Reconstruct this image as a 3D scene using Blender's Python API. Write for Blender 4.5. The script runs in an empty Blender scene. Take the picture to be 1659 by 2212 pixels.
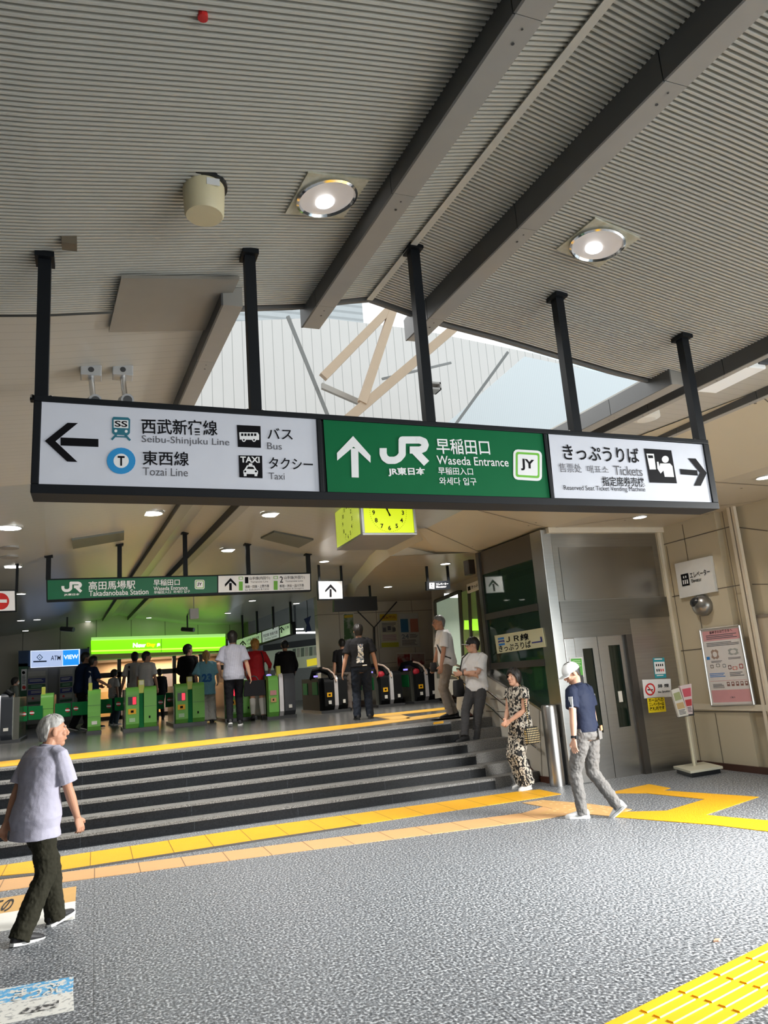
import bpy, bmesh, math, random
from mathutils import Vector as V, Matrix, noise
random.seed(7)
PI = math.pi
S = bpy.context.scene
COL = S.collection

# ------------------------------------------------------------------ camera
PX, PY, EYE = 829.5, 1106.0, 1.66
VX, VY = (4900.0, 1137.0), (206.0, 1502.0)          # vanishing points of the hall's two directions
FPX = math.sqrt(-((VX[0]-PX)*(VY[0]-PX) + (VX[1]-PY)*(VY[1]-PY)))
EX = V((VX[0]-PX, VX[1]-PY, FPX)).normalized()
EY = V((VY[0]-PX, VY[1]-PY, FPX)).normalized()
EZ = -EX.cross(EY)
if EZ.y > 0: EZ = -EZ
CAM = V((0, 0, EYE))
cd = bpy.data.cameras.new('camera'); cam = bpy.data.objects.new('camera', cd); COL.objects.link(cam)
cd.sensor_fit = 'VERTICAL'; cd.sensor_height = 36.0; cd.lens = FPX/2212*36.0; cd.clip_end = 300
R = Matrix(((EX.x, -EX.y, -EX.z), (EY.x, -EY.y, -EY.z), (EZ.x, -EZ.y, -EZ.z)))
cam.matrix_world = Matrix.Translation(CAM) @ R.to_4x4()
S.camera = cam

def ray(x, y):
    d = V((x-PX, y-PY, FPX)); return V((d.dot(EX), d.dot(EY), d.dot(EZ)))
def hit(x, y, plane):                                 # where the sight line through a pixel meets a plane of the place
    p, n = plane; r = ray(x, y); return CAM + r*((p-CAM).dot(n)/r.dot(n))
def pZ(z): return (V((0, 0, z)), V((0, 0, 1)))
def pY(y): return (V((0, y, 0)), V((0, 1, 0)))
def pX(x): return (V((x, 0, 0)), V((1, 0, 0)))

# ------------------------------------------------------------------ world, lights, exposure
W = bpy.data.worlds.new('sky'); S.world = W; W.use_nodes = True
nt = W.node_tree; nt.nodes.clear()
wo = nt.nodes.new('ShaderNodeOutputWorld'); wb = nt.nodes.new('ShaderNodeBackground'); wn = nt.nodes.new('ShaderNodeTexNoise')
wc = nt.nodes.new('ShaderNodeTexCoord'); wr = nt.nodes.new('ShaderNodeValToRGB')
wn.inputs['Scale'].default_value = 2.2; wn.inputs['Detail'].default_value = 5
wr.color_ramp.elements[0].position = .42; wr.color_ramp.elements[0].color = (.62, .85, .97, 1)
wr.color_ramp.elements[1].position = .60; wr.color_ramp.elements[1].color = (1.0, .985, .96, 1)
nt.links.new(wc.outputs['Generated'], wn.inputs['Vector']); nt.links.new(wn.outputs['Fac'], wr.inputs['Fac'])
nt.links.new(wr.outputs['Color'], wb.inputs['Color']); nt.links.new(wb.outputs[0], wo.inputs[0])
wb.inputs['Strength'].default_value = 1.35

def area(name, loc, target, sx, sy, power, color=(1, 1, 1), spread=PI):
    l = bpy.data.lights.new(name, 'AREA'); l.shape = 'RECTANGLE'; l.size = sx; l.size_y = sy
    l.energy = power; l.color = color; l.spread = spread
    o = bpy.data.objects.new(name, l); COL.objects.link(o); o.location = loc
    o.rotation_euler = (V(target)-V(loc)).to_track_quat('-Z', 'Y').to_euler(); return o
# added lamps standing in for daylight from unseen entrances behind and to the right
area('entrance_fill', (6.0, -4.5, 2.0), (3.2, 6, 2.6), 7, 3.0, 260, (1, .985, .95))
area('entrance_fill', (7.9, 2.3, 2.25), (4.0, 4.9, 0), 2.4, .9, 500, (1, .99, .96), 1.5)  # added lamp with narrow spread, aimed to brighten the floor
area('skylight_daylight', (2.6, 6.2, 4.9), (2.8, 6.3, 0), 3.0, 3.2, 120, (1, .99, .97))
S.view_settings.view_transform = 'Standard'; S.view_settings.look = 'None'
S.view_settings.gamma = 1; S.view_settings.use_curve_mapping = False
S.view_settings.exposure = 0.0

# ------------------------------------------------------------------ materials
MATS = {}
def mat(name, col=(.5, .5, .5), rough=.5, metal=0, emit=0, ecol=None, trans=0, var=.06, vs=9, bump=0, bs=60, stretch=None, spec=None):
    if name in MATS: return MATS[name]
    m = bpy.data.materials.new(name); m.use_nodes = True; t = m.node_tree; b = t.nodes['Principled BSDF']
    b.inputs['Roughness'].default_value = rough; b.inputs['Metallic'].default_value = metal
    if spec is not None: b.inputs['Specular IOR Level'].default_value = spec
    if trans: b.inputs['Transmission Weight'].default_value = trans
    if emit:
        b.inputs['Emission Color'].default_value = (*(ecol or col), 1); b.inputs['Emission Strength'].default_value = emit
    tc = t.nodes.new('ShaderNodeTexCoord'); out = tc.outputs['Object']
    if stretch:
        mp = t.nodes.new('ShaderNodeMapping'); mp.inputs['Scale'].default_value = stretch
        t.links.new(out, mp.inputs[0]); out = mp.outputs[0]
    nz = t.nodes.new('ShaderNodeTexNoise'); nz.inputs['Scale'].default_value = vs; nz.inputs['Detail'].default_value = 4
    t.links.new(out, nz.inputs['Vector'])
    mx = t.nodes.new('ShaderNodeMix'); mx.data_type = 'RGBA'
    mx.inputs['A'].default_value = (*[c*(1-var) for c in col], 1); mx.inputs['B'].default_value = (*[min(1, c*(1+var)) for c in col], 1)
    t.links.new(nz.outputs['Fac'], mx.inputs['Factor']); t.links.new(mx.outputs['Result'], b.inputs['Base Color'])
    if bump:
        n2 = t.nodes.new('ShaderNodeTexNoise'); n2.inputs['Scale'].default_value = bs; n2.inputs['Detail'].default_value = 3
        t.links.new(out, n2.inputs['Vector']); bp = t.nodes.new('ShaderNodeBump'); bp.inputs['Strength'].default_value = bump
        bp.inputs['Distance'].default_value = .01; t.links.new(n2.outputs['Fac'], bp.inputs['Height']); t.links.new(bp.outputs[0], b.inputs['Normal'])
    MATS[name] = m; return m
def ramp_mat(name, stops, scale, rough=.5, tex='NOISE', detail=4, stretch=(1, 1, 1), interp='LINEAR', bump=0, coord='Object', metal=0):
    if name in MATS: return MATS[name]
    m = bpy.data.materials.new(name); m.use_nodes = True; t = m.node_tree; b = t.nodes['Principled BSDF']
    b.inputs['Roughness'].default_value = rough; b.inputs['Metallic'].default_value = metal
    tc = t.nodes.new('ShaderNodeTexCoord'); mp = t.nodes.new('ShaderNodeMapping'); mp.inputs['Scale'].default_value = stretch
    t.links.new(tc.outputs[coord], mp.inputs[0])
    if tex == 'NOISE':
        n = t.nodes.new('ShaderNodeTexNoise'); n.inputs['Detail'].default_value = detail; o = 'Fac'
    elif tex == 'WAVE':
        n = t.nodes.new('ShaderNodeTexWave'); o = 'Fac'; n.inputs['Distortion'].default_value = 0
    else:
        n = t.nodes.new('ShaderNodeTexVoronoi'); o = 'Distance'
    n.inputs['Scale'].default_value = scale; t.links.new(mp.outputs[0], n.inputs['Vector'])
    r = t.nodes.new('ShaderNodeValToRGB'); r.color_ramp.interpolation = interp
    while len(r.color_ramp.elements) < len(stops): r.color_ramp.elements.new(.5)
    for e, (p, c) in zip(r.color_ramp.elements, stops): e.position = p; e.color = (*c, 1)
    t.links.new(n.outputs[o], r.inputs[0]); t.links.new(r.outputs[0], b.inputs['Base Color'])
    if bump:
        bp = t.nodes.new('ShaderNodeBump'); bp.inputs['Strength'].default_value = bump; bp.inputs['Distance'].default_value = .01
        t.links.new(n.outputs[o], bp.inputs['Height']); t.links.new(bp.outputs[0], b.inputs['Normal'])
    MATS[name] = m; return m
def joint_lines(m, sx, sy, ax=(0, 1), off=(0, 0), w=.004, dark=.45, follow=None):
    """thin dark joints every sx, sy metres between the panels of a surface"""
    t = m.node_tree; b = t.nodes['Principled BSDF']; src = b.inputs['Base Color'].links[0].from_socket
    tc = t.nodes.new('ShaderNodeTexCoord'); sp = t.nodes.new('ShaderNodeSeparateXYZ'); t.links.new(tc.outputs['Object'], sp.inputs[0])
    masks = []
    for k, s in ((0, sx), (1, sy)):
        if not s: continue
        a = t.nodes.new('ShaderNodeMath'); a.operation = 'ADD'; a.inputs[1].default_value = off[k] + 1000*s
        t.links.new(sp.outputs[ax[k]], a.inputs[0])
        md = t.nodes.new('ShaderNodeMath'); md.operation = 'MODULO'; md.inputs[1].default_value = s; t.links.new(a.outputs[0], md.inputs[0])
        lt = t.nodes.new('ShaderNodeMath'); lt.operation = 'LESS_THAN'; lt.inputs[1].default_value = w; t.links.new(md.outputs[0], lt.inputs[0])
        masks.append(lt.outputs[0])
    f = masks[0]
    if len(masks) > 1:
        mxm = t.nodes.new('ShaderNodeMath'); mxm.operation = 'MAXIMUM'; t.links.new(masks[0], mxm.inputs[0]); t.links.new(masks[1], mxm.inputs[1]); f = mxm.outputs[0]
    mx = t.nodes.new('ShaderNodeMix'); mx.data_type = 'RGBA'; mx.blend_type = 'MULTIPLY'; mx.inputs['B'].default_value = (dark, dark, dark, 1)
    t.links.new(f, mx.inputs['Factor']); t.links.new(src, mx.inputs['A']); t.links.new(mx.outputs['Result'], b.inputs['Base Color'])
    return m

# ------------------------------------------------------------------ mesh building
class MB:
    def __init__(s): s.v = []; s.f = []; s.m = []; s.mats = []
    def mi(s, m):
        if m not in s.mats: s.mats.append(m)
        return s.mats.index(m)
    def poly(s, pts, m):
        k = len(s.v); s.v += [tuple(p) for p in pts]; s.f.append(tuple(range(k, k+len(pts)))); s.m.append(s.mi(m))
    def prism(s, pts, vec, m, m2=None):
        pts = [V(p) for p in pts]; vec = V(vec); n = len(pts); k = len(s.v)
        nr = V((0, 0, 0))
        for i in range(n): nr += (pts[i]-pts[0]).cross(pts[(i+1) % n]-pts[0])
        if nr.dot(vec) > 0: pts.reverse()
        s.v += [tuple(p) for p in pts] + [tuple(p+vec) for p in pts]
        a = s.mi(m); b = s.mi(m2) if m2 else a
        s.f.append(tuple(range(k, k+n))); s.m.append(a)
        s.f.append(tuple(range(k+2*n-1, k+n-1, -1))); s.m.append(a)
        for i in range(n):
            j = (i+1) % n; s.f.append((k+j, k+i, k+n+i, k+n+j)); s.m.append(b)
    def box(s, a, b, m, M=None):
        a = [min(p, q) for p, q in zip(a, b)], [max(p, q) for p, q in zip(a, b)]; lo, hi = a; k = len(s.v)
        for z in (lo[2], hi[2]):
            for x, y in ((lo[0], lo[1]), (hi[0], lo[1]), (hi[0], hi[1]), (lo[0], hi[1])):
                p = V((x, y, z)); s.v.append(tuple(M @ p if M else p))
        for f in ((0, 3, 2, 1), (4, 5, 6, 7), (0, 1, 5, 4), (1, 2, 6, 5), (2, 3, 7, 6), (3, 0, 4, 7)):
            s.f.append(tuple(k+i for i in f)); s.m.append(s.mi(m))
    def loft(s, rings, m, cap=True):
        k = len(s.v); n = len(rings[0]); a = s.mi(m)
        for r in rings: s.v += [tuple(p) for p in r]
        for i in range(len(rings)-1):
            for j in range(n):
                j2 = (j+1) % n; s.f.append((k+i*n+j, k+i*n+j2, k+(i+1)*n+j2, k+(i+1)*n+j)); s.m.append(a)
        if cap:
            s.f.append(tuple(range(k+n-1, k-1, -1))); s.m.append(a)
            e = k+(len(rings)-1)*n; s.f.append(tuple(range(e, e+n))); s.m.append(a)
    def tube(s, pts, r, m, n=10, flat=1.0, up=None):
        pts = [V(p) for p in pts]; rs = r if isinstance(r, (list, tuple)) else [r]*len(pts); rings = []
        u0 = V(up) if up else None
        for i, p in enumerate(pts):
            d = (pts[min(i+1, len(pts)-1)]-pts[max(i-1, 0)]).normalized()
            u = u0 if u0 else (V((0, 0, 1)) if abs(d.z) < .9 else V((1, 0, 0)))
            a = d.cross(u)
            if a.length < 1e-4: a = d.cross(V((0, 1, .3)))
            a.normalize(); b = d.cross(a).normalized(); u0 = -b if u0 is None or True else u0
            if up: u0 = V(up)
            rings.append([p + a*math.cos(2*PI*j/n)*rs[i] + b*math.sin(2*PI*j/n)*rs[i]*flat for j in range(n)])
        s.loft(rings, m)
    def rev(s, c, prof, m, n=24, axis=(0, 0, 1), mats=None, cap=True):
        c = V(c); ax = V(axis).normalized(); a = ax.orthogonal().normalized(); b = ax.cross(a)
        rings = [[c + ax*h + (a*math.cos(2*PI*j/n) + b*math.sin(2*PI*j/n))*r for j in range(n)] for r, h in prof]
        if not mats: s.loft(rings, m, cap)
        else:
            for i in range(len(rings)-1): s.loft(rings[i:i+2], mats[i], cap=False)
    def ell(s, c, r, m, M=None, n=14, k=9):
        rings = []
        for i in range(1, k):
            t = PI*i/k; q = []
            for j in range(n):
                p = V((c[0]+r[0]*math.sin(t)*math.cos(2*PI*j/n), c[1]+r[1]*math.sin(t)*math.sin(2*PI*j/n), c[2]-r[2]*math.cos(t)))
                q.append(M @ p if M else p)
            rings.append(q)
        s.loft(rings, m)
    def disc(s, c, r, nrm, m, n=20):
        c = V(c); nrm = V(nrm).normalized(); a = nrm.orthogonal().normalized(); b = nrm.cross(a)
        s.poly([c + a*r*math.cos(2*PI*j/n) + b*r*math.sin(2*PI*j/n) for j in range(n)], m)
    def build(s, name, parent=None, smooth=False, bevel=0, inv=None, local=False):
        me = bpy.data.meshes.new(name); me.from_pydata(s.v, [], s.f)
        for m in s.mats: me.materials.append(m)
        me.polygons.foreach_set('material_index', s.m)
        if smooth: me.polygons.foreach_set('use_smooth', [True]*len(s.f))
        me.update(); o = bpy.data.objects.new(name, me); COL.objects.link(o)
        if parent:
            o.parent = parent
            if not local: o.matrix_parent_inverse = wmat(parent).inverted()
        if bevel:
            b = o.modifiers.new('bevel', 'BEVEL'); b.width = bevel; b.segments = 2; b.limit_method = 'ANGLE'
        if smooth:
            me.set_sharp_from_angle(angle=math.radians(50))
        return o
def wmat(o):
    m = o.matrix_basis.copy()
    return wmat(o.parent) @ o.matrix_parent_inverse @ m if o.parent else m
def tag(o, label, cat, group=None, kind=None):
    o['label'] = label; o['category'] = cat
    if group: o['group'] = group
    if kind: o['kind'] = kind
    return o
def thing(name, label, cat, loc=(0, 0, 0), rz=0, group=None):
    o = bpy.data.objects.new(name, None); COL.objects.link(o); o.empty_display_size = .1
    o.location = loc; o.rotation_euler = (0, 0, rz); return tag(o, label, cat, group)
def struct(o): o['kind'] = 'structure'; return o
def copy_tree(o, parent=None):
    c = o.copy(); COL.objects.link(c)
    if parent: c.parent = parent
    for ch in [x for x in bpy.data.objects if x.parent == o]: copy_tree(ch, c)
    return c

# ------------------------------------------------------------------ drawing on the flat faces of things
OFF0 = [0.0]
def pts_on(pl, px, off=.003):
    off = off+OFF0[0]
    n = pl[1]; out = []
    for x, y in px:
        p = hit(x, y, pl); s = 1 if (CAM-p).dot(n) > 0 else -1; out.append(p + n*off*s)
    return out
def flat(mb, pl, px, m, off=.003): mb.poly(pts_on(pl, px, off), m)
def rect(mb, pl, x0, y0, x1, y1, m, off=.003): flat(mb, pl, [(x0, y0), (x1, y0), (x1, y1), (x0, y1)], m, off)
def circ(mb, pl, x, y, r, m, off=.003, n=24, ry=None):
    flat(mb, pl, [(x+r*math.cos(2*PI*i/n), y+(ry or r)*math.sin(2*PI*i/n)) for i in range(n)], m, off)
def stroke(mb, pl, pts, w, m, off=.003):
    for i in range(len(pts)-1):
        (x0, y0), (x1, y1) = pts[i], pts[i+1]; d = math.hypot(x1-x0, y1-y0); nx, ny = -(y1-y0)/d*w/2, (x1-x0)/d*w/2
        flat(mb, pl, [(x0+nx, y0+ny), (x1+nx, y1+ny), (x1-nx, y1-ny), (x0-nx, y0-ny)], m, off+i*.0004)
        if i: circ(mb, pl, x0, y0, w/2, m, off+i*.0004+.0002, 12)
_dg = None
def text_geo(s, bold=0):
    cu = bpy.data.curves.new('t', 'FONT'); cu.body = s; cu.resolution_u = 3; cu.offset = bold
    o = bpy.data.objects.new('t', cu); COL.objects.link(o)
    dg = bpy.context.evaluated_depsgraph_get(); me = bpy.data.meshes.new_from_object(o.evaluated_get(dg))
    vs = [tuple(v.co) for v in me.vertices]; fs = [tuple(p.vertices) for p in me.polygons]
    bpy.data.objects.remove(o); bpy.data.curves.remove(cu); bpy.data.meshes.remove(me); return vs, fs
_tg = {}
def txt(mb, pl, s, L, Rr, h, m, bold=.0, off=.004):
    """lettering from the pixel L to the pixel Rr (both at mid height), h pixels high, lying on the plane"""
    if (s, bold) not in _tg: _tg[(s, bold)] = text_geo(s, bold)
    vs, fs = _tg[(s, bold)]
    if not vs: return
    x0 = min(v[0] for v in vs); x1 = max(v[0] for v in vs); y0 = min(v[1] for v in vs); y1 = max(v[1] for v in vs)
    n = pl[1]; a, b = pts_on(pl, [L, Rr], off); r = (b-a); w = r.length; r.normalize(); u = n.cross(r)
    c = ((L[0]+Rr[0])/2, (L[1]+Rr[1])/2); t = hit(c[0], c[1]-h/2, pl); d = hit(c[0], c[1]+h/2, pl)
    if (t-d).dot(u) < 0: u = -u
    hh = abs((t-d).dot(u)); k = len(mb.v); i = mb.mi(m); mid = (a+b)/2
    for v in vs: mb.v.append(tuple(mid + r*((v[0]-x0)/(x1-x0)-.5)*w + u*((v[1]-y0)/(y1-y0)-.5)*hh))
    for f in fs: mb.f.append(tuple(k+j for j in f)); mb.m.append(i)
# ------------------------------------------------------------------ shared materials
black = mat('black paint', (.012, .014, .017), .35); dark = mat('dark grey metal', (.05, .052, .055), .4)
steel = mat('brushed steel', (.50, .49, .47), .27, 1, var=.12, vs=4, stretch=(1, 1, 30)); steel_h = mat('brushed steel across', (.52, .50, .47), .3, 1, var=.14, vs=2, stretch=(1, 1, 22))
chrome = mat('chrome', (.75, .75, .75), .12, 1); cream = mat('cream panel', (.62, .56, .44), .42, var=.04, vs=2)
white = mat('white board', (.80, .80, .80), .45); offwhite = mat('off white', (.72, .70, .64), .5)
yellow = mat('tactile yellow', (.84, .43, .008), .55, var=.07, vs=5); orange = mat('tactile orange', (.80, .50, .22), .6, var=.06, vs=5)
red = mat('red', (.62, .02, .02), .5); blue = mat('blue', (.03, .22, .62), .5); lime = mat('lime', (.22, .62, .06), .5)
glassy = mat('clear lens', (.9, .9, .9), .1, trans=.9)
P_UP = .85
LZ = 0.0

# ------------------------------------------------------------------ floors and stairs
granite = ramp_mat('speckled granite', [(.34, (.036, .040, .047)), (.45, (.105, .114, .125)), (.54, (.20, .213, .228)), (.64, (.52, .54, .56))], 62, .42, detail=6, stretch=(1, .8, 1))
joint_lines(granite, .94, .94, w=.004, dark=.45)
up_granite = ramp_mat('upper granite', [(.34, (.035, .036, .036)), (.5, (.10, .10, .098)), (.66, (.22, .22, .21))], 80, .22, detail=4)
joint_lines(up_granite, .6, .6, w=.005, dark=.6)
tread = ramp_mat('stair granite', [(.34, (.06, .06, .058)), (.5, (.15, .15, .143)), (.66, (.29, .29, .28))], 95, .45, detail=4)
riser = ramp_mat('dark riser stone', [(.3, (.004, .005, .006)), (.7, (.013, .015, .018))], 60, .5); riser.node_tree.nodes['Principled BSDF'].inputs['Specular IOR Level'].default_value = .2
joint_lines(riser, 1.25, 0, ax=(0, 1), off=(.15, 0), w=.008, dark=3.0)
rail_tread = ramp_mat('side step stone', [(.34, (.06, .058, .053)), (.5, (.13, .125, .115)), (.66, (.22, .21, .20))], 90, .5, detail=4)

m = MB(); m.box((-9, -7, -.15), (12, 13.5, 0), granite); struct(m.build('floor'))
YF = lambda X, i: 9.585 - .033*X + .245*i
RISE = P_UP/6
m = MB()
for i in range(5):
    z0, z1 = RISE*i, RISE*(i+1); a, b = -8, 5.1
    pts = lambda z, e: [(a, YF(a, i)+e, z), (b, YF(b, i)+e, z), (b, YF(b, i+1)+.03, z), (a, YF(a, i+1)+.03, z)]
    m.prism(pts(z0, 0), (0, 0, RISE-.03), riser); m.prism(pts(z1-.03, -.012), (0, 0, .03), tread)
a, b, i = -8, 5.1, 5
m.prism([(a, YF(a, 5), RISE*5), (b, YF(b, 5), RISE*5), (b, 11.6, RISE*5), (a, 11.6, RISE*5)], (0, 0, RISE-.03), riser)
m.prism([(a, YF(a, 5)-.012, P_UP-.03), (b, YF(b, 5)-.012, P_UP-.03), (b, 11.2, P_UP-.03), (a, 11.2, P_UP-.03)], (0, 0, .029), tread)
struct(m.build('stairs'))
m = MB()
for i in range(6):
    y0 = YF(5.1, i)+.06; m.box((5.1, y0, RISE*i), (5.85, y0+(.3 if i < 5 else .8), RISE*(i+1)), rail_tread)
struct(m.build('stairs_side'))
m = MB(); m.box((-11, 11.1, P_UP-.2), (12, 30, P_UP), up_granite); struct(m.build('floor_upper'))

# grating and bands of the lower floor
def slab(mb, px, mt, z=0, t=.006): mb.prism([hit(x, y, pZ(z)) for x, y in px], (0, 0, t), mt)
warn_y = mat('warning yellow', (.74, .37, .004), .5, bump=.6, bs=70, var=.08, vs=6)
joint_lines(warn_y, .405, 0, off=(.04, 0), w=.009, dark=.3)
m = MB(); slab(m, [(-160, 1906), (115, 1883), (560, 1814), (1150, 1726), (1212, 1716), (1165, 1706), (1111, 1711.6), (560, 1787), (0, 1871), (-160, 1893)], warn_y)
tag(m.build('tactile_strip'), 'long yellow tactile strip along the foot of the stairs', 'tactile paving')
m = MB(); slab(m, [(-100, 1911), (115, 1887), (560, 1818), (780, 1785), (780, 1780), (560, 1812.5), (115, 1881.5), (-100, 1905)], dark, t=.004)
g = m.mi(ramp_mat('grate bars', [(.4, (.01, .01, .01)), (.6, (.14, .13, .12))], 22, .5, tex='WAVE', interp='CONSTANT')); m.m = [g]*len(m.m)
tag(m.build('drain_grate'), 'dark slotted drain grate beside the yellow strip at the stairs', 'grate')
ochre = mat('ochre band', (.60, .34, .145), .55, var=.05); joint_lines(ochre, .405, 0, off=(.0, 0), w=.009, dark=.35)
m = MB(); slab(m, [(-80, 1938), (115, 1908.5), (560, 1851), (1150, 1774), (1250, 1757), (1200, 1735), (1130, 1757), (560, 1831), (115, 1888), (-80, 1911)], ochre, t=.005)
tag(m.build('tactile_strip'), 'pale orange tactile strip in front of the yellow one', 'tactile paving')
yw2 = mat('path yellow', (.74, .37, .004), .5, bump=.7, bs=90); ow2 = ramp_mat('dotted ochre', [(.25, (.74, .52, .24)), (.3, (.60, .35, .13))], 14, .55, tex='VORONOI')
m = MB()
slab(m, [(1310, 1714), (1402, 1694.5), (1448, 1703), (1432, 1708), (1639, 1722), (1520, 1762), (1440, 1762), (1340, 1757), (1440, 1752), (1523, 1727), (1395, 1714)], yw2, t=.005)
slab(m, [(1330, 1755), (1440, 1752), (1575, 1766), (1800, 1785), (1800, 1822), (1659, 1797), (1545, 1783), (1320, 1765)], yw2, t=.0052)
tag(m.build('tactile_path'), 'yellow tactile path winding in front of the lift doors', 'tactile paving')
m = MB(); slab(m, [(1128, 1735), (1172, 1729), (1262, 1736), (1365, 1749), (1322, 1764), (1240, 1757), (1160, 1760), (1195, 1747)], ow2, t=.0058)
tag(m.build('tactile_patch'), 'faded orange dotted tactile patch under the capped walker', 'tactile paving')
# big ribbed strip in the near corner
ribs = MB(); A = [hit(x, y, pZ(0)) for x, y in ((1309, 2212), (1659, 2038), (1659, 2168), (1590, 2212))]
d = (A[1]-A[0]).normalized(); n = V((-d.y, d.x, 0)); wid = abs((A[2]-A[0]).dot(n)); sg = 1 if (A[2]-A[0]).dot(n) > 0 else -1
rib_y = mat('ribbed yellow', (.82, .44, .003), .5, var=.08, vs=6); P0 = A[0]-d*2.2
ribs.prism([P0, P0+d*6, P0+d*6+n*sg*wid, P0+n*sg*wid], (0, 0, .004), rib_y)
for k in range(5):
    o = wid*(.13+.185*k)
    for q in range(20):
        s0 = .3*q+.012; e = s0+.276; w2 = .023
        base = [P0+d*s0+n*sg*(o-w2), P0+d*e+n*sg*(o-w2), P0+d*e+n*sg*(o+w2), P0+d*s0+n*sg*(o+w2)]
        c = sum(base, V())/4; top = [c+(p-c)*1.0 - n*sg*((p-c).dot(n*sg))*.28 + V((0, 0, .010)) for p in base]
        ribs.loft([base, top], rib_y)
tag(ribs.build('tactile_strip'), 'ribbed yellow guiding strip crossing the open granite floor nearest the viewer', 'tactile paving')

# floor stickers
m = MB(); fl = pZ(0.001); o2 = mat('sticker orange', (.62, .36, .11), .55); wh2 = mat('sticker white', (.78, .77, .72), .55)
slab(m, [(-120, 1960), (165, 1915), (163, 1947), (-120, 1994)], o2, t=.002); slab(m, [(-120, 1994), (163, 1947), (162, 1985), (-120, 2032)], wh2, t=.002)
txt(m, fl, 'ての', (-22, 1962), (28, 1954), 26, black, .02, .004)
tag(m.build('floor_sticker'), 'orange and white floor sticker with black lettering by the old man', 'sticker')
worn_b = ramp_mat('worn blue', [(.44, (.70, .68, .62)), (.5, (.10, .38, .66))], 26, .6, detail=6)
worn_w = ramp_mat('worn white', [(.38, (.38, .38, .37)), (.46, (.72, .71, .66))], 30, .6, detail=6)
worn_k = ramp_mat('worn black', [(.44, (.60, .59, .56)), (.52, (.05, .05, .05))], 26, .6, detail=6)
m = MB(); slab(m, [(-120, 2157), (159, 2110), (158, 2142), (-120, 2190)], worn_b, t=.002); slab(m, [(-120, 2190), (158, 2142), (160, 2183), (0, 2214), (-120, 2240)], worn_w, t=.002)
flat(m, fl, [(40, 2192), (60, 2177), (110, 2170), (128, 2160), (126, 2176), (80, 2187)], worn_k, .004)
txt(m, fl, 'きっぷ', (30, 2152), (130, 2134), 24, worn_w, .02, .004)
tag(m.build('floor_sticker'), 'worn blue and white arrow sticker peeling off the granite floor', 'sticker')
m = MB(); c = hit(1547, 2032, pZ(0)); m.prism([c+V((-.03, -.01, 0)), c+V((.0, -.02, 0)), c+V((.03, -.005, 0)), c+V((.005, .012, 0))], (0, 0, .008), mat('dry leaf', (.45, .25, .16), .8))
tag(m.build('litter_scrap'), 'small brown scrap lying on the granite near the ribbed strip', 'litter')

# upper tactile paving
m = MB(); up_y = mat('upper yellow', (.62, .33, .008), .5, bump=.5, bs=60, var=.12, vs=5)
for px in ([(-60, 1663), (300, 1626), (500, 1603), (800, 1568), (990, 1543), (990, 1536), (800, 1560), (500, 1593), (300, 1615), (-60, 1652)],
           [(800, 1560), (880, 1553), (893, 1551), (865, 1544), (985, 1531), (985, 1526), (850, 1540), (800, 1544.5), (803, 1548), (845, 1554)],):
    slab(m, px, up_y, P_UP, .005)
tag(m.build('tactile_strip'), 'dull yellow tactile strip along the top step with a branch', 'tactile paving')
m = MB(); flat(m, pY(YF(5, 5)-.014), [(936, 1560), (958, 1557), (958, 1562), (936, 1565)], yellow, .003)
tag(m.build('step_sticker'), 'small yellow sticker on the topmost riser', 'sticker')

# ------------------------------------------------------------------ roof: a ridge with sheets that sag away on both sides
RIDGE = lambda y: 1.80 - .05*(y-4)
SAG = [(-9, 3.66), (-5.4, 3.66), (-4.4, 3.67), (-3.3, 3.73), (-2.1, 3.87), (-1.03, 4.05), (-.5, 4.13), (0, 4.25), (.5, 4.13), (1.03, 4.05), (2.05, 3.86), (2.75, 3.77), (3.6, 3.74), (4.3, 3.74)]
def roof_z(d):
    for (a, za), (b, zb) in zip(SAG, SAG[1:]):
        if a <= d <= b: return za + (zb-za)*(d-a)/(b-a)
    return SAG[0][1] if d < 0 else SAG[-1][1]
def sheet(mb, y0, y1, d0, d1, mt, pitch=None, depth=.011):
    n = max(2, int((d1-d0)/.16)); ds = [d0+(d1-d0)*i/n for i in range(n+1)]
    if d0 < 0 < d1: ds = sorted(set(ds+[0]))
    ys = []
    if pitch:
        k = int((y1-y0)/pitch)
        for i in range(k):
            y = y0+i*pitch; ys += [(y, 0), (y+pitch*.42, 0), (y+pitch*.5, depth), (y+pitch*.92, depth)]
    else: ys = [(y0+(y1-y0)*i/8, 0) for i in range(9)]
    k = len(mb.v); w = len(ds)
    for y, up in ys: mb.v += [(RIDGE(y)+d, y, roof_z(d)+up) for d in ds]
    a = mb.mi(mt)
    for i in range(len(ys)-1):
        for j in range(w-1): mb.f.append((k+i*w+j, k+(i+1)*w+j, k+(i+1)*w+j+1, k+i*w+j+1)); mb.m.append(a)
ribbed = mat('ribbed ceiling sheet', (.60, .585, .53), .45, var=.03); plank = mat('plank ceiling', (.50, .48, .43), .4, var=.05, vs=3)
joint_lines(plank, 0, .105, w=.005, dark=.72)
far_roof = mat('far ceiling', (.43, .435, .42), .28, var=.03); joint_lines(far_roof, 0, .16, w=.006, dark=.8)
m = MB(); sheet(m, -2.5, 4.42, -2.9, 2.62, ribbed, .0275, .02)
struct(m.build('ceiling'))
m = MB(); sheet(m, -2.5, 4.42, -9, -2.9, ribbed, .055, .016); sheet(m, 4.42, 8.2, -9, -.98, plank); sheet(m, 4.42, 8.2, 2.42, 4.0, plank); sheet(m, -2.5, 4.42, 2.62, 3.7, plank)
struct(m.build('ceiling_side'))
m = MB(); sheet(m, 8.2, 27, -9, 4.3, far_roof); struct(m.build('ceiling_far'))
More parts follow.
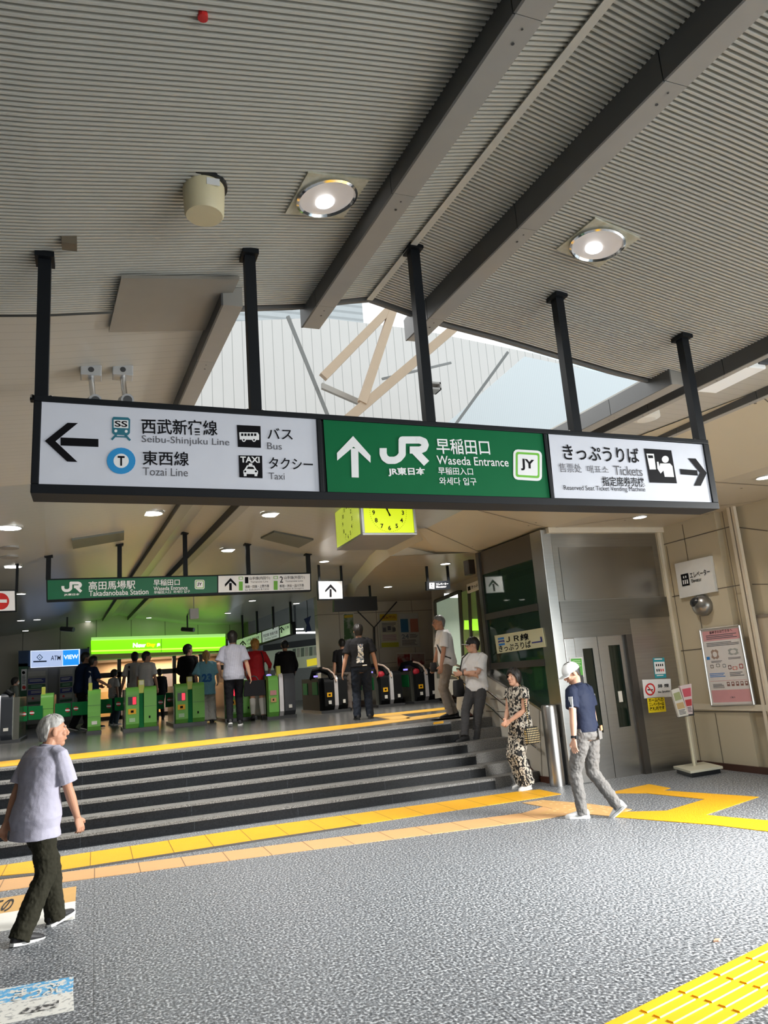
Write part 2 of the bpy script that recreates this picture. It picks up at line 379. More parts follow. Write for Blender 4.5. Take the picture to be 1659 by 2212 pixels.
# roof skin above, so that daylight only comes through the opening
skin = mat('roof deck', (.30, .30, .29), .8); m = MB()
m.box((-9, -2.5, 4.45), (5.6, 4.36, 4.5), skin); m.box((-9, 4.36, 4.45), (.72, 8.4, 4.5), skin); m.box((6.4, 4.36, 4.45), (11, 8.4, 4.5), skin); m.box((-9, 8.4, 4.45), (13, 31, 4.5), skin); m.box((5.6, -2.5, 4.45), (11, 4.36, 4.5), skin)
m.box((.7, 4.43, 3.98), (4.3, 4.45, 4.5), skin) if False else None
struct(m.build('roof_deck'))
rim = mat('opening rim', (.16, .155, .15), .6); m = MB()
n = 24
for i in range(n):                                   # the cut edge of the near roof sheet
    d0 = -.98+3.4*i/n; d1 = -.98+3.4*(i+1)/n
    m.prism([(RIDGE(4.42)+d0, 4.42, roof_z(d0)-.012), (RIDGE(4.42)+d1, 4.42, roof_z(d1)-.012), (RIDGE(4.42)+d1, 4.42, 4.46), (RIDGE(4.42)+d0, 4.42, 4.46)], (0, .03, 0), rim)
for i in range(n):
    d0 = -.98+3.4*i/n; d1 = -.98+3.4*(i+1)/n; y = 8.17
    m.prism([(RIDGE(y)+d0, y, roof_z(d0)-.012), (RIDGE(y)+d1, y, roof_z(d1)-.012), (RIDGE(y)+d1, y, 4.46), (RIDGE(y)+d0, y, 4.46)], (0, .03, 0), rim)
struct(m.build('trim_opening'))

def beam(name, label, d, y0, y1, w, h, side, zt=None, joints=(), mats=None):
    """a hollow steel beam hung under the ceiling along the ridge direction"""
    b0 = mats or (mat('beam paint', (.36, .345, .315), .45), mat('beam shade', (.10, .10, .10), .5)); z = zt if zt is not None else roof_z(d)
    t = thing(name, label, 'beam', (RIDGE(y0)+d, y0, z), group='ceiling beams')
    ys = [y0, *[j for j in joints if y0 < j < y1], y1]
    for a, b in zip(ys, ys[1:]):
        q = MB(); x0, x1 = RIDGE(a)+d, RIDGE(b)+d; zz = z-h
        q.prism([(x0-w/2, a, zz), (x0+w/2, a, zz), (x0+w/2, a, z+.05), (x0-w/2, a, z+.05)], (x1-x0, b-a-.003, 0), b0[0])
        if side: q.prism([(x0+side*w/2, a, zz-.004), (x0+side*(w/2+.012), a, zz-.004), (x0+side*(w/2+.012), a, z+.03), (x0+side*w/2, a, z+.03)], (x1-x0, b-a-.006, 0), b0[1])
        q.build('beam_section', t)
    q = MB()
    for j in joints:
        q.disc((RIDGE(j)+d, j+.12, z-h-.003), .007, (0, 0, -1), black)
        q.disc((RIDGE(j)+d, j+.05, z-h-.003), .005, (0, 0, -1), black)
    q.build('bolt', t); return t
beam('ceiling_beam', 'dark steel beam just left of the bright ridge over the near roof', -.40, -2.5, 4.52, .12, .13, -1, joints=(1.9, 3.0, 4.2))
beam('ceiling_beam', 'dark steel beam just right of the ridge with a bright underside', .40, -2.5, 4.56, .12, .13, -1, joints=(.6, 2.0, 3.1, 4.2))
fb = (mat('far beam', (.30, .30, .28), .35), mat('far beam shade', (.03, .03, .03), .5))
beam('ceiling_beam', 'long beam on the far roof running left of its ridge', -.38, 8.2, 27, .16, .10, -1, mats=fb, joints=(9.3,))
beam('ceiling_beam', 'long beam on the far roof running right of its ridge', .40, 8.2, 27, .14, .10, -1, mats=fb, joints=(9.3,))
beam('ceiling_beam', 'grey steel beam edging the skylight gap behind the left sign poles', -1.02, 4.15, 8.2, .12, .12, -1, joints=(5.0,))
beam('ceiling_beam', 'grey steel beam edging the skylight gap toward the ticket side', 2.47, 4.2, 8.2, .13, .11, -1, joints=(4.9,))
beam('ceiling_beam', 'slim grey rail beam right of the skylight with hanger clips', 2.66, -2.5, 8.2, .07, .09, -1, zt=3.76, joints=(3.9, 4.7, 5.6))
beam('ceiling_beam', 'slim grey rail beam along the cream fascia with hanger clips', 3.45, -2.5, 8.2, .07, .08, -1, zt=3.76, joints=(4.3, 5.2))
m = MB(); m.prism([(RIDGE(-2.5)-.022, -2.5, 4.225), (RIDGE(-2.5)+.022, -2.5, 4.225), (RIDGE(-2.5), -2.5, 4.27)], (RIDGE(4.4)-RIDGE(-2.5), 6.9, 0), mat('ridge trim', (.60, .58, .52), .4))
struct(m.build('trim_ridge'))

# ------------------------------------------------------------------ outside, seen through the opening
clad = mat('pink-white cladding', (.88, .80, .75), .6, var=.03, vs=2); joint_lines(clad, .19, 0, w=.012, dark=.6)
YW = 12.5; m = MB()
a = [hit(x, y, pY(YW)) for x, y in ((380, 700), (690, 686), (905, 712), (1160, 765))]
top = [(p.x, YW, p.z) for p in a]
m.prism([(-9, YW, 4.5), (14, YW, 4.5), (14, YW, top[3][2]-1), top[3], top[2], top[1], top[0], (-9, YW, top[0][2])], (0, .3, 0), clad)
tag(m.build('neighbour_building'), 'pale panel-clad building seen through the roof opening', 'building')
m = MB(); p0 = hit(690, 686, pY(14)); p1 = hit(785, 694, pY(14)); zt = hit(735, 640, pY(14)).z
corr = mat('corrugated upper wall', (.66, .66, .66), .6); joint_lines(corr, 0, .16, ax=(0, 2), w=.06, dark=.75)
m.box((p0.x-4, 14, 4.5), (p1.x, 14.3, zt), corr); tag(m.build('rooftop_block'), 'grey corrugated rooftop block above the pale building', 'building')
scr = ramp_mat('fine mesh screen', [(.35, (.86, .88, .89)), (.65, (.93, .94, .95))], 9, .6, tex='WAVE', stretch=(1, 0, 6))
m = MB(); YS = 9.6; b = [hit(x, y, pY(YS)) for x, y in ((965, 915), (1133, 770), (1420, 830), (1250, 945))]
m.prism([*b, (b[3].x+2, YS, 4.5), (b[0].x-1, YS, 4.5)], (0, .05, 0), scr); tag(m.build('mesh_screen'), 'blue-white mesh screen beside the pale outside wall', 'screen')
brace = mat('beige steel brace', (.62, .44, .30), .5); rodm = mat('grey rod', (.30, .29, .28), .5); wrack = mat('wall rack', (.42, .38, .35), .5)
def bar(name, label, p, q, w, mt, Y, cat='brace', group=None, up=(0, 0, 1)):
    A, B = hit(*p, pY(Y)), hit(*q, pY(Y+.4)); d = (B-A).normalized(); u = d.cross(V((0, 1, 0))).normalized()*w/2
    q2 = MB(); q2.prism([A-u, A+u, A+u+V((0, w*.7, 0)), A-u+V((0, w*.7, 0))], B-A, mt)
    return tag(q2.build(name), label, cat, group)
bar('steel_brace', 'beige steel brace rising to the skylight, leftmost of the pair', (700, 812), (845, 664), .12, brace, 9.0)
bar('steel_brace', 'beige steel brace meeting the first at the top', (784, 868), (852, 664), .12, brace, 9.0)
bar('steel_brace', 'long beige steel brace crossing behind the middle sign pole', (690, 957), (985, 705), .13, brace, 8.9)
bar('steel_brace', 'short grey brace linking the feet of the beige braces', (696, 832), (778, 868), .08, mat('weathered steel', (.48, .42, .37), .5), 9.0)
bar('tie_rod', 'thin grey rod slanting in front of the pale outside wall', (622, 682), (712, 905), .045, rodm, 8.8, 'rod')
bar('tie_rod', 'thin grey rod crossing the edge of the mesh screen', (1098, 760), (935, 985), .04, rodm, 8.8, 'rod')
bar('wall_rail', 'small horizontal rail fixed to the pale outside wall', (826, 818), (975, 783), .035, rodm, 9.6, 'rail')
q = MB(); c = hit(940, 834, pY(9.3)); q.box((c.x-.11, 9.3, c.z-.05), (c.x+.1, 9.5, c.z-.02), wrack); q.box((c.x-.11, 9.3, c.z+.04), (c.x+.1, 9.5, c.z+.07), wrack)
for s in (-.1, .08): q.box((c.x+s, 9.3, c.z-.05), (c.x+s+.02, 9.5, c.z+.07), wrack)
tag(q.build('wall_bracket'), 'small grey bracket frame beside the middle sign pole', 'bracket')

# ------------------------------------------------------------------ soffit and fascia on the ticket side
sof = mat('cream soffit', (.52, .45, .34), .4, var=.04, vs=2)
L2 = [(5.35, -2.5, 3.74), (5.3, 3.0, 3.74), (5.2, 4.3, 3.74), (4.95, 5.6, 3.74), (4.68, 7.2, 3.76), (4.55, 8.6, 3.78), (4.4, 9.8, 3.8), (4.42, 11.2, 3.8), (4.6, 12.4, 3.8), (5.2, 15.2, 3.8), (6.3, 19, 3.8)]
L1 = [(7.3, -2.5, 3.52), (7.1, 3.0, 3.52), (6.85, 5.0, 3.52), (6.67, 6.27, 3.52), (6.33, 7.6, 3.52), (6.1, 8.86, 3.52), (6.1, 10.9, 3.52), (5.4, 11.2, 3.56)]
m = MB()
fas = mat('cream fascia', (.56, .49, .36), .42, var=.03, vs=1.5)
for i in range(len(L1)-1):
    m.poly([L2[i], L2[i+1], L1[i+1], L1[i]], fas)
struct(m.build('wall_fascia'))
m = MB(); sm = mat('seam', (.12, .10, .08), .7)
def line3(mb, a, b, w=.012, mt=None, n=None):
    a, b = V(a), V(b); d = (b-a).normalized(); mid = (a+b)/2; n = V(n) if n else (CAM-mid).normalized(); u = d.cross(n).normalized()*w/2; o = n*.004
    mb.poly([a-u+o, a+u+o, b+u+o, b-u+o], mt or sm)
for i in range(2, 8):
    line3(m, L2[i], L1[min(i, 7)], n=(-.13, 0, -1))
    for k in (.1, .8):
        for e in (-.1, .1):
            c = V(L2[i]).lerp(V(L1[min(i, 7)]), k)+V((0, e, 0)); m.disc(c+V((-.001, 0, -.006)), .014, (-.13, 0, -1), sm, 8)
struct(m.build('trim_fascia'))
m = MB()
lip = [V(p) for p in L2[6:]]
for a, b in zip(lip, lip[1:]):
    m.poly([a+V((0, 0, .02)), b+V((0, 0, .02)), b+V((.12, 0, -.26)), a+V((.12, 0, -.26))], fas)
m.poly([(4.42, 11.2, 3.82), (5.4, 11.2, 3.57), (6.1, 10.9, 3.53), (4.54, 11.2, 3.54)], fas)
struct(m.build('trim_curve'))
m = MB(); inner = [p+V((.12, 0, -.26)) for p in lip[1:]]
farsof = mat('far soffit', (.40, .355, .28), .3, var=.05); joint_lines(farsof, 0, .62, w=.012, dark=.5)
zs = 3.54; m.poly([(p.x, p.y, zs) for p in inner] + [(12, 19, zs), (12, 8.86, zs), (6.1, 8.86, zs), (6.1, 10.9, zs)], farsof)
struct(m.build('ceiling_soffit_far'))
m = MB(); zs = 3.52; m.prism([(6.1, 8.86, zs), (6.33, 7.6, zs), (6.67, 6.27, zs), (6.85, 5.0, zs), (7.1, 3, zs), (7.3, -2.5, zs), (12, -2.5, zs), (12, 8.86, zs)], (0, 0, .05), sof)
for a, b in (((6.33, 7.6), (8.3, 7.9)), ((6.67, 6.27), (10, 6.6)), ((6.1, 8.86), (8.3, 7.0)), ((8.6, -2), (8.6, 7.5))):
    line3(m, (*a, zs-.002), (*b, zs-.002), n=(0, 0, -1))
for x, y in ((6.6, 7.5), (7.2, 7.1), (7.8, 7.6), (7.0, 8.3), (8.1, 6.6), (7.3, 6.5)): m.disc((x, y, zs-.004), .016, (0, 0, -1), sm, 8)
struct(m.build('ceiling_soffit'))
# far end and side walls
farwall = mat('far cream wall', (.46, .43, .37), .45, var=.04, vs=2); joint_lines(farwall, 1.1, 0, w=.03, dark=.45)
m = MB(); m.box((-9, 26.5, P_UP), (-.1, 26.7, 5), farwall); m.box((-.1, 26.5, 3.22), (4.9, 26.7, 5), farwall); struct(m.build('wall_far'))
m = MB(); m.box((-9, -3.2, 0), (.6, -3.0, 5), mat('grey side wall', (.35, .34, .31), .6)); struct(m.build('wall_rear_blocker'))  # unseen wall added to block sky light from behind on the left
m = MB(); m.box((-9.2, -7, 0), (-9, 27, 5), mat('grey side wall', (.35, .34, .31), .6)); struct(m.build('wall_left_blocker'))  # unseen wall added to stop sky light leaking in at the left
bw = mat('back cream wall', (.60, .56, .48), .45, var=.04, vs=2); joint_lines(bw, 1.05, 1.35, ax=(0, 2), off=(.35, -.55), w=.018, dark=.45)
p0 = hit(693, 1530, pZ(P_UP)); YB = 18.6
xb = hit(690, 1400, pY(YB)).x
m = MB(); m.box((xb, YB, P_UP), (10.6, YB+.3, 4.4), bw); struct(m.build('wall_back'))
m = MB(); m.box((xb-.02, YB-.03, P_UP), (10.6, YB, P_UP+.16), mat('brown skirting', (.07, .03, .02), .5)); struct(m.build('baseboard_back'))
m = MB(); m.box((xb, YB-.03, 1.72), (10.6, YB, 1.80), mat('grey dado', (.40, .38, .33), .5)); struct(m.build('trim_back'))
m = MB(); m.box((9.7, 11.2, P_UP), (9.9, YB, 3.6), bw); m.box((9.7, -7, 0), (9.9, 7.4, 3.6), cream) if False else None; struct(m.build('wall_ticket_end'))
# right wall with the framed poster, and the nearer set-back stretch
rw = mat('right wall panel', (.52, .46, .335), .4, var=.04, vs=2); m = MB(); XR = 8.13
m.box((XR, 7.78, 0), (XR+.3, 9.4, 3.52), rw); m.box((XR+.1, 6.2, 0), (XR+.4, 7.78, 3.52), rw); struct(m.build('wall_right'))
m = MB()
for p, q in (((1428, 1178), (1580, 1137)), ((1446, 1290), (1603, 1263)), ((1463, 1407), (1520, 1401)), ((1497, 1537), (1655, 1538))):
    a, b = hit(*p, pX(XR)), hit(*q, pX(XR)); line3(m, a, b, .014, n=(-1, 0, 0))
for p, q in (((1474, 1133), (1503, 1275)), ((1503, 1275), (1522, 1400)), ((1440, 1180), (1497, 1537)), ((1497, 1537), (1514, 1650)), ((1545, 1540), (1562, 1652)), ((1560, 1105), (1650, 1530))):
    a, b = hit(*p, pX(XR)), hit(*q, pX(XR)); b.y = a.y; line3(m, a, b, .012, n=(-1, 0, 0))
for p, q in (((1594, 1139), (1659, 1147)), ((1625, 1262), (1659, 1262)), ((1640, 1390), (1659, 1391))):
    a, b = hit(*p, pX(XR+.1)), hit(*q, pX(XR+.1)); line3(m, a, b, .012, n=(-1, 0, 0))
struct(m.build('trim_panel_joints'))
m = MB(); yt = hit(1583, 1110, pX(XR)).y
m.box((XR-.03, yt-.05, 0), (XR+.02, yt-.005, 3.52), mat('column trim', (.66, .59, .47), .4)); m.box((XR-.03, yt+.02, 0), (XR+.02, yt+.07, 3.52), mat('column trim')); m.box((XR-.01, yt-.01, 0), (XR+.02, yt+.02, 3.52), mat('trim gap', (.10, .085, .07), .6))
struct(m.build('trim_column'))
m = MB(); m.box((XR-.025, 6.2, .80), (XR+.02, 8.86, .88), mat('cream rail', (.64, .58, .46), .4)); struct(m.build('trim_rail'))
m = MB(); m.box((XR-.03, 6.2, 0), (XR+.02, 9.0, .085), mat('brown skirting')); struct(m.build('baseboard_right'))
m = MB(); d0 = hit(1640, 1335, pX(XR+.1)); m.box((XR+.06, d0.y-1.0, 0), (XR+.11, d0.y, d0.z), mat('door leaf', (.50, .43, .33), .45))
m.box((XR+.05, d0.y, 0), (XR+.12, d0.y+.04, d0.z+.04), mat('door frame', (.25, .21, .17), .5)); m.box((XR+.05, d0.y-1.0, d0.z), (XR+.12, d0.y+.04, d0.z+.04), mat('door frame')); struct(m.build('door_1'))
# ------------------------------------------------------------------ the hanging direction sign
YS0 = 3.66
tl, tr, bl, br = [hit(x, y, pY(YS0)) for x, y in ((76, 851), (1531, 951), (62, 1066), (1554, 1098))]
xl, xr = (tl.x+bl.x)/2, (tr.x+br.x)/2
ang = math.atan2(((tr.z-tl.z)+(br.z-bl.z))/2, xr-xl)
zc = (tl.z+tr.z+bl.z+br.z)/4; hs = ((tl.z-bl.z)+(tr.z-br.z))/4
SP = pY(YS0-.002)
sg = thing('hanging_sign', 'long dark-framed direction sign on five black poles, green in the middle', 'sign', ((xl+xr)/2, YS0+.09, zc-hs))
M = Matrix.Translation(V(((xl+xr)/2, YS0, zc))) @ Matrix.Rotation(-ang, 4, 'Y'); hw = (xr-xl)/2
m = MB(); fr = mat('sign frame', (.008, .010, .013), .5, spec=.2)
m.box((-hw, 0, -hs), (hw, .18, -hs+.045), fr, M); m.box((-hw, 0, hs-.03), (hw, .18, hs), fr, M)
m.box((-hw, 0, -hs+.045), (-hw+.035, .18, hs-.03), fr, M); m.box((hw-.05, 0, -hs+.045), (hw, .18, hs-.03), fr, M); m.box((-hw+.035, .02, -hs+.045), (hw-.05, .17, hs-.03), fr, M)
for px in ((692, 980), (1186, 1010)):
    x = (M.inverted() @ hit(*px, pY(YS0))).x; 
    m.box((x-.012 if px[0] < 800 else x-.012, -.0, -hs+.04), (x+.014, .1, hs-.03), fr, M)
m.build('frame', sg, bevel=.004)
swhite = mat('lit sign white', (.58, .60, .66), .5, spec=.15, emit=.09, ecol=(.80, .84, 1)); sgreen = mat('lit sign green', (.003, .115, .04), .5, spec=.12, emit=.10, ecol=(.006, .17, .06))
swt = mat('sign white letters', (.74, .75, .76), .4, emit=.12); slime = mat('sign lime', (.15, .50, .03), .4); ink = mat('sign ink', (.006, .006, .008), .6, spec=.1); grey_ink = mat('sign grey ink', (.10, .10, .115), .4)
teal = mat('teal ink', (.02, .17, .24), .4); cyan = mat('metro blue', (.02, .30, .68), .4)
C1 = lambda x, y: (x*.5003, 840+y*.5003)
C2 = lambda x, y: (680+x*.5901, 880+y*.5901)
def Q(c, *pts): return [c(*p) for p in pts]
PP = pY(YS0+.012)
m = MB(); flat(m, PP, [(77, 858), (690, 904), (700, 1066), (74, 1047)], swhite, .002); m.build('white_panel', sg)
m = MB(); flat(m, PP, [(698, 905), (1181, 938), (1193, 1076), (708, 1067)], sgreen, .002); m.build('green_panel', sg)
m = MB(); flat(m, PP, [(1184, 938), (1525, 961), (1545, 1088), (1198, 1077)], swhite, .002); m.build('white_panel', sg)
def T(m, c, s, L, R_, h, mt, k=1, bold=0, pl=PP, off=.006): txt(m, pl, s, c(*L), c(*R_), h*k, mt, bold, off)
m = MB(); a = ink
flat(m, PP, Q(C1, (262, 211), (425, 218), (425, 252), (262, 246)), a, .005)
flat(m, PP, Q(C1, (194, 226), (292, 148), (337, 149), (240, 228)), a, .0055); flat(m, PP, Q(C1, (194, 226), (240, 228), (335, 317), (290, 315)), a, .0055)
k = .5003
# train pictogram
flat(m, PP, Q(C1, (484, 130), (490, 122), (553, 125), (562, 133), (561, 192), (552, 202), (492, 199), (484, 190)), teal, .005)
flat(m, PP, Q(C1, (491, 135), (554, 137), (554, 172), (491, 169)), swt, .0056); circ(m, PP, *C1(500, 183), 3.2, swt, .0056); circ(m, PP, *C1(545, 185), 3.2, swt, .0056)
T(m, C1, 'SS', (495, 152), (550, 154), 26, ink, k, .02, off=.0065)
stroke(m, PP, Q(C1, (503, 198), (482, 221)), 4.5, teal, .005); stroke(m, PP, Q(C1, (540, 200), (562, 224)), 4.5, teal, .005); stroke(m, PP, Q(C1, (496, 207), (550, 209)), 3, teal, .005)
T(m, C1, '西武新宿線', (611, 162), (938, 171), 66, ink, k, .012); T(m, C1, 'Seibu-Shinjuku Line', (612, 221), (990, 236), 38, grey_ink, k)
circ(m, PP, *C1(523, 312), 31, cyan, .005, ry=28.5); circ(m, PP, *C1(523, 312), 16.5, swt, .0056, ry=15.5); T(m, C1, 'T', (508, 312), (538, 313), 42, ink, k, .03, off=.0065)
T(m, C1, '東西線', (615, 299), (815, 304), 62, ink, k, .012); T(m, C1, 'Tozai Line', (617, 357), (811, 363), 34, grey_ink, k)
# bus and taxi pictograms
flat(m, PP, Q(C1, (1022, 157), (1124, 162), (1126, 256), (1027, 252)), a, .005)
flat(m, PP, Q(C1, (1032, 189), (1112, 190), (1118, 200), (1118, 222), (1034, 220)), swt, .0056)
for i in range(5): flat(m, PP, Q(C1, (1040+14*i, 194), (1050+14*i, 194), (1050+14*i, 205), (1040+14*i, 205)), a, .006)
for x in (1052, 1096): circ(m, PP, *C1(x, 222), 4.2, swt, .006); circ(m, PP, *C1(x, 222), 2, a, .0064)
flat(m, PP, Q(C1, (1030, 288), (1131, 290), (1133, 387), (1033, 383)), a, .005)
T(m, C1, 'TAXI', (1037, 306), (1120, 308), 26, swt, k, .03)
flat(m, PP, Q(C1, (1056, 348), (1066, 331), (1096, 332), (1106, 350), (1113, 356), (1112, 370), (1050, 368), (1050, 354)), swt, .0056)
flat(m, PP, Q(C1, (1073, 331), (1074, 323), (1088, 323), (1089, 331)), swt, .0056); flat(m, PP, Q(C1, (1064, 347), (1070, 337), (1092, 338), (1098, 348)), a, .006)
for x in (1058, 1104): circ(m, PP, *C1(x, 358), 2.2, a, .0062); flat(m, PP, Q(C1, (x-6, 368), (x+6, 368), (x+6, 378), (x-6, 378)), swt, .0056)
T(m, C1, 'バス', (1153, 194), (1262, 197), 48, ink, k, .01); T(m, C1, 'Bus', (1153, 247), (1216, 250), 29, grey_ink, k)
T(m, C1, 'タクシー', (1160, 321), (1350, 328), 50, ink, k, .01); T(m, C1, 'Taxi', (1160, 377), (1228, 379), 29, grey_ink, k)
m.build('lettering', sg)
# green part
def jr_logo(m, pl, f, w, mt, off=.005):
    J = [(249, 150), (249, 172), (255, 186), (268, 195), (292, 195), (306, 188), (318, 174), (318, 121), (382, 121), (397, 127), (402, 140), (397, 152), (382, 158), (345, 158)]
    stroke(m, pl, [f(*p) for p in J], w, mt, off); stroke(m, pl, [f(*p) for p in ((362, 158), (408, 206))], w, mt, off+.0002)
    circ(m, pl, *f(318, 121), w/2, mt, off, 8)
m = MB(); w = swt; k = .5901
flat(m, PP, Q(C2, (131, 150), (158, 152), (160, 258), (134, 257)), w, .005)
flat(m, PP, Q(C2, (139, 106), (203, 178), (203, 204), (141, 145)), w, .0053); flat(m, PP, Q(C2, (139, 106), (141, 145), (81, 196), (80, 168)), w, .0053)
jr_logo(m, PP, C2, 15.5, w)
T(m, C2, 'JR東日本', (267, 237), (403, 237), 32, w, k, .035)
T(m, C2, '早稲田口', (443, 142), (638, 148), 56, w, k, .012); T(m, C2, 'Waseda Entrance', (445, 193), (707, 203), 31, w, k, .008)
T(m, C2, '早稲田入口', (450, 233), (577, 236), 27, w, k, .008); T(m, C2, '와세다 입구', (454, 270), (590, 273), 28, w, k, .008)
def jy(m, pl, f, g=slime, off=.005, txc=None):
    def rr(a, b, c, d, r, mt, o):
        pts = []
        for cx, cy, a0 in ((c-r, b+r, -90), (c-r, d-r, 0), (a+r, d-r, 90), (a+r, b+r, 180)):
            for t in range(0, 91, 30): pts.append(f(cx+r*math.cos(math.radians(a0+t)), cy+r*math.sin(math.radians(a0+t))))
        flat(m, pl, pts, mt, o)
    rr(725, 157, 830, 268, 17, swt, off); rr(734, 166, 821, 258, 8, g, off+.0006); rr(741, 174, 814, 250, 5, swt, off+.0012)
    txt(m, pl, 'JY', f(752, 211), f(802, 214), abs(f(0, 252)[1]-f(0, 209)[1]), ink, .03, off+.002)
SK = lambda x, y: C2(x, y+(x-778)*.06)
jy(m, PP, SK); m.build('lettering', sg)
m = MB()
T(m, C2, 'きっぷうりば', (907, 163), (1185, 178), 56, ink, k, .015); T(m, C2, '售票处', (893, 221), (974, 224), 33, grey_ink, k); T(m, C2, '매표소', (995, 227), (1073, 229), 28, grey_ink, k)
T(m, C2, 'Tickets', (1093, 231), (1197, 236), 34, grey_ink, k, .006); T(m, C2, '指定席券売機', (1050, 271), (1205, 275), 35, ink, k, .012); T(m, C2, 'Reserved Seat Ticket Vending Machine', (910, 297), (1208, 303), 22, ink, k)
flat(m, PP, Q(C2, (1203, 151), (1303, 158), (1324, 279), (1224, 276)), ink, .005)
flat(m, PP, Q(C2, (1212, 170), (1239, 171), (1247, 228), (1224, 228)), swt, .0056); flat(m, PP, Q(C2, (1217, 176), (1235, 177), (1237, 187), (1219, 187)), ink, .006)
circ(m, PP, *C2(1281, 191), 7.5, swt, .0056)
flat(m, PP, Q(C2, (1262, 206), (1298, 206), (1307, 216), (1313, 256), (1279, 255), (1274, 232), (1264, 243), (1252, 225), (1250, 200), (1256, 200), (1260, 218)), swt, .0056)
flat(m, PP, Q(C2, (1335, 226), (1398, 231), (1401, 251), (1338, 246)), ink, .005)
flat(m, PP, Q(C2, (1433, 241), (1392, 188), (1364, 187), (1408, 240)), ink, .0053); flat(m, PP, Q(C2, (1433, 241), (1408, 240), (1386, 288), (1411, 288)), ink, .0053)
m.build('lettering', sg)
for tp, bt in (((88, 510), (76, 850)), ((537, 528), (551, 884)), ((890, 497), (925, 912)), ((1202, 618), (1240, 932)), ((1470, 708), (1510, 950))):
    a, b = hit(*tp, pY(YS0+.09)), hit(*bt, pY(YS0+.09)); x = (a.x+b.x)/2; x = max(x, xl+.03)
    zt = roof_z(x-RIDGE(YS0)); zb = (M @ V((x-(xl+xr)/2, 0, hs))).z
    m = MB(); m.box((x-.03, YS0+.06, zb-.01), (x+.03, YS0+.12, zt+.01), fr); m.box((x-.045, YS0+.03, zt-.03), (x+.045, YS0+.15, zt+.0), fr)
    m.box((x-.05, YS0+.07, zb), (x+.05, YS0+.11, zb+.012), fr)
    for s in (-.042, .042): m.rev((x+s, YS0+.09, zb+.012), [(.009, 0), (.009, .02), (.004, .024)], chrome, 8)
    m.build('pole', sg)

# ------------------------------------------------------------------ ceiling lamps and small ceiling things
def big_lamp(px, label):
    y = 3.0; c = hit(*px, pZ(4.0))
    for _ in range(6): c = hit(*px, pZ(roof_z(c.x-RIDGE(c.y))))
    d = c.x-RIDGE(c.y); sl = math.atan((roof_z(d+.1)-roof_z(d-.1))/.2)
    t = thing('ceiling_lamp', label, 'lamp', c, group='round lamps in the near roof')
    Mt = Matrix.Translation(c+V((0, 0, -.004))) @ Matrix.Rotation(-sl, 4, 'Y'); rot = Mt @ Matrix.Rotation(.35, 4, 'Z')
    m = MB(); m.box((-.17, -.17, -.006), (.17, .17, .03), ramp_mat('peeling plate', [(.4, (.50, .48, .36)), (.6, (.62, .60, .50))], 20, .6), Mt @ Matrix.Rotation(.1, 4, 'Z')); m.build('mounting_plate', t)
    m = MB(); m.rev((0, 0, 0), [(.158, -.004), (.162, -.02), (.15, -.026), (.142, -.012)], chrome, 32, cap=False); m.v = [tuple(Mt @ V(v)) for v in m.v]; m.build('trim_ring', t, smooth=True)
    m = MB(); m.rev((0, 0, -.013), [(.145, 0), (.12, .002), (.06, .004), (.001, .005)], mat('lamp reflector', (.70, .70, .72), .35, .7, emit=.18), 32); m.v = [tuple(Mt @ V(v)) for v in m.v]; m.build('reflector', t, smooth=True)
    m = MB(); m.ell((-.0, .035, -.016), (.05, .05, .014), mat('lamp glow', (1, .98, .94), .3, emit=14, ecol=(1, .97, .92)), Mt); m.build('bulb', t, smooth=True)
big_lamp((705, 422), 'lit round ceiling lamp on a square plate, left of the ridge'); big_lamp((1290, 524), 'lit round ceiling lamp on a square plate, right of the ridge')
def rz(px, g=3.9):
    c = hit(*px, pZ(g))
    for _ in range(8): c = hit(*px, pZ(roof_z(c.x-RIDGE(c.y))))
    return c
c = rz((440, 405)); m = MB(); m.rev(c, [(.098, .01), (.098, -.03), (.092, -.145), (.085, -.155), (.001, -.157)], mat('cream plastic', (.72, .64, .42), .45), 28)
t = thing('smoke_detector', 'cream cylindrical detector housing on the ribbed roof', 'detector', c); m.build('housing', t, smooth=True)
m = MB(); m.rev(c+V((0, 0, .004)), [(.112, .01), (.112, -.008), (.1, -.009)], black, 24); m.build('base_ring', t)
m = MB(); m.box(c+V((.0, -.1, -.05)), c+V((.06, -.095, -.015)), white); m.build('paper_tag', t)
c = rz((150, 518)); m = MB(); m.box(c+V((-.035, -.035, -.04)), c+V((.035, .035, .01)), mat('bronze box', (.16, .13, .09), .5)); tag(m.build('junction_box'), 'small brown box on the ribbed roof beside the end sign pole', 'box')
c = rz((438, 34)); m = MB(); m.rev(c, [(.018, .01), (.018, -.012), (.001, -.014)], red, 12); tag(m.build('indicator_light'), 'tiny red indicator on the ribbed roof overhead', 'indicator')
cs = [rz(p) for p in ((262, 590), (517, 593), (462, 704), (235, 708))]; m = MB(); m.prism([p+V((0, 0, -.012)) for p in cs], (0, 0, -.02), mat('access panel', (.30, .275, .235), .5))
tag(m.build('access_panel'), 'flat grey access panel in the near ceiling above the white sign part', 'panel')
def camera_mount(px, label):
    c = rz(px, 3.8); t = thing('security_camera', label, 'camera', c, group='twin cameras over the sign')
    m = MB(); m.box(c+V((-.07, -.06, -.07)), c+V((.07, .06, .01)), mat('camera box', (.50, .51, .52), .35, .3)); m.disc(c+V((0, -.061, -.03)), .02, (0, -1, 0), dark); m.build('mount_box', t, bevel=.006)
    m = MB(); m.tube([c+V((0, 0, -.07)), c+V((.008, 0, -.15)), c+V((.015, -.01, -.22))], .02, chrome); m.build('stem', t, smooth=True)
    m = MB(); m.tube([c+V((.01, .05, -.235)), c+V((.03, -.10, -.275))], .045, mat('camera body', (.30, .31, .32), .35)); m.disc(c+V((.031, -.104, -.276)), .03, (.1, -1, -.2), black); m.build('body', t, smooth=True)
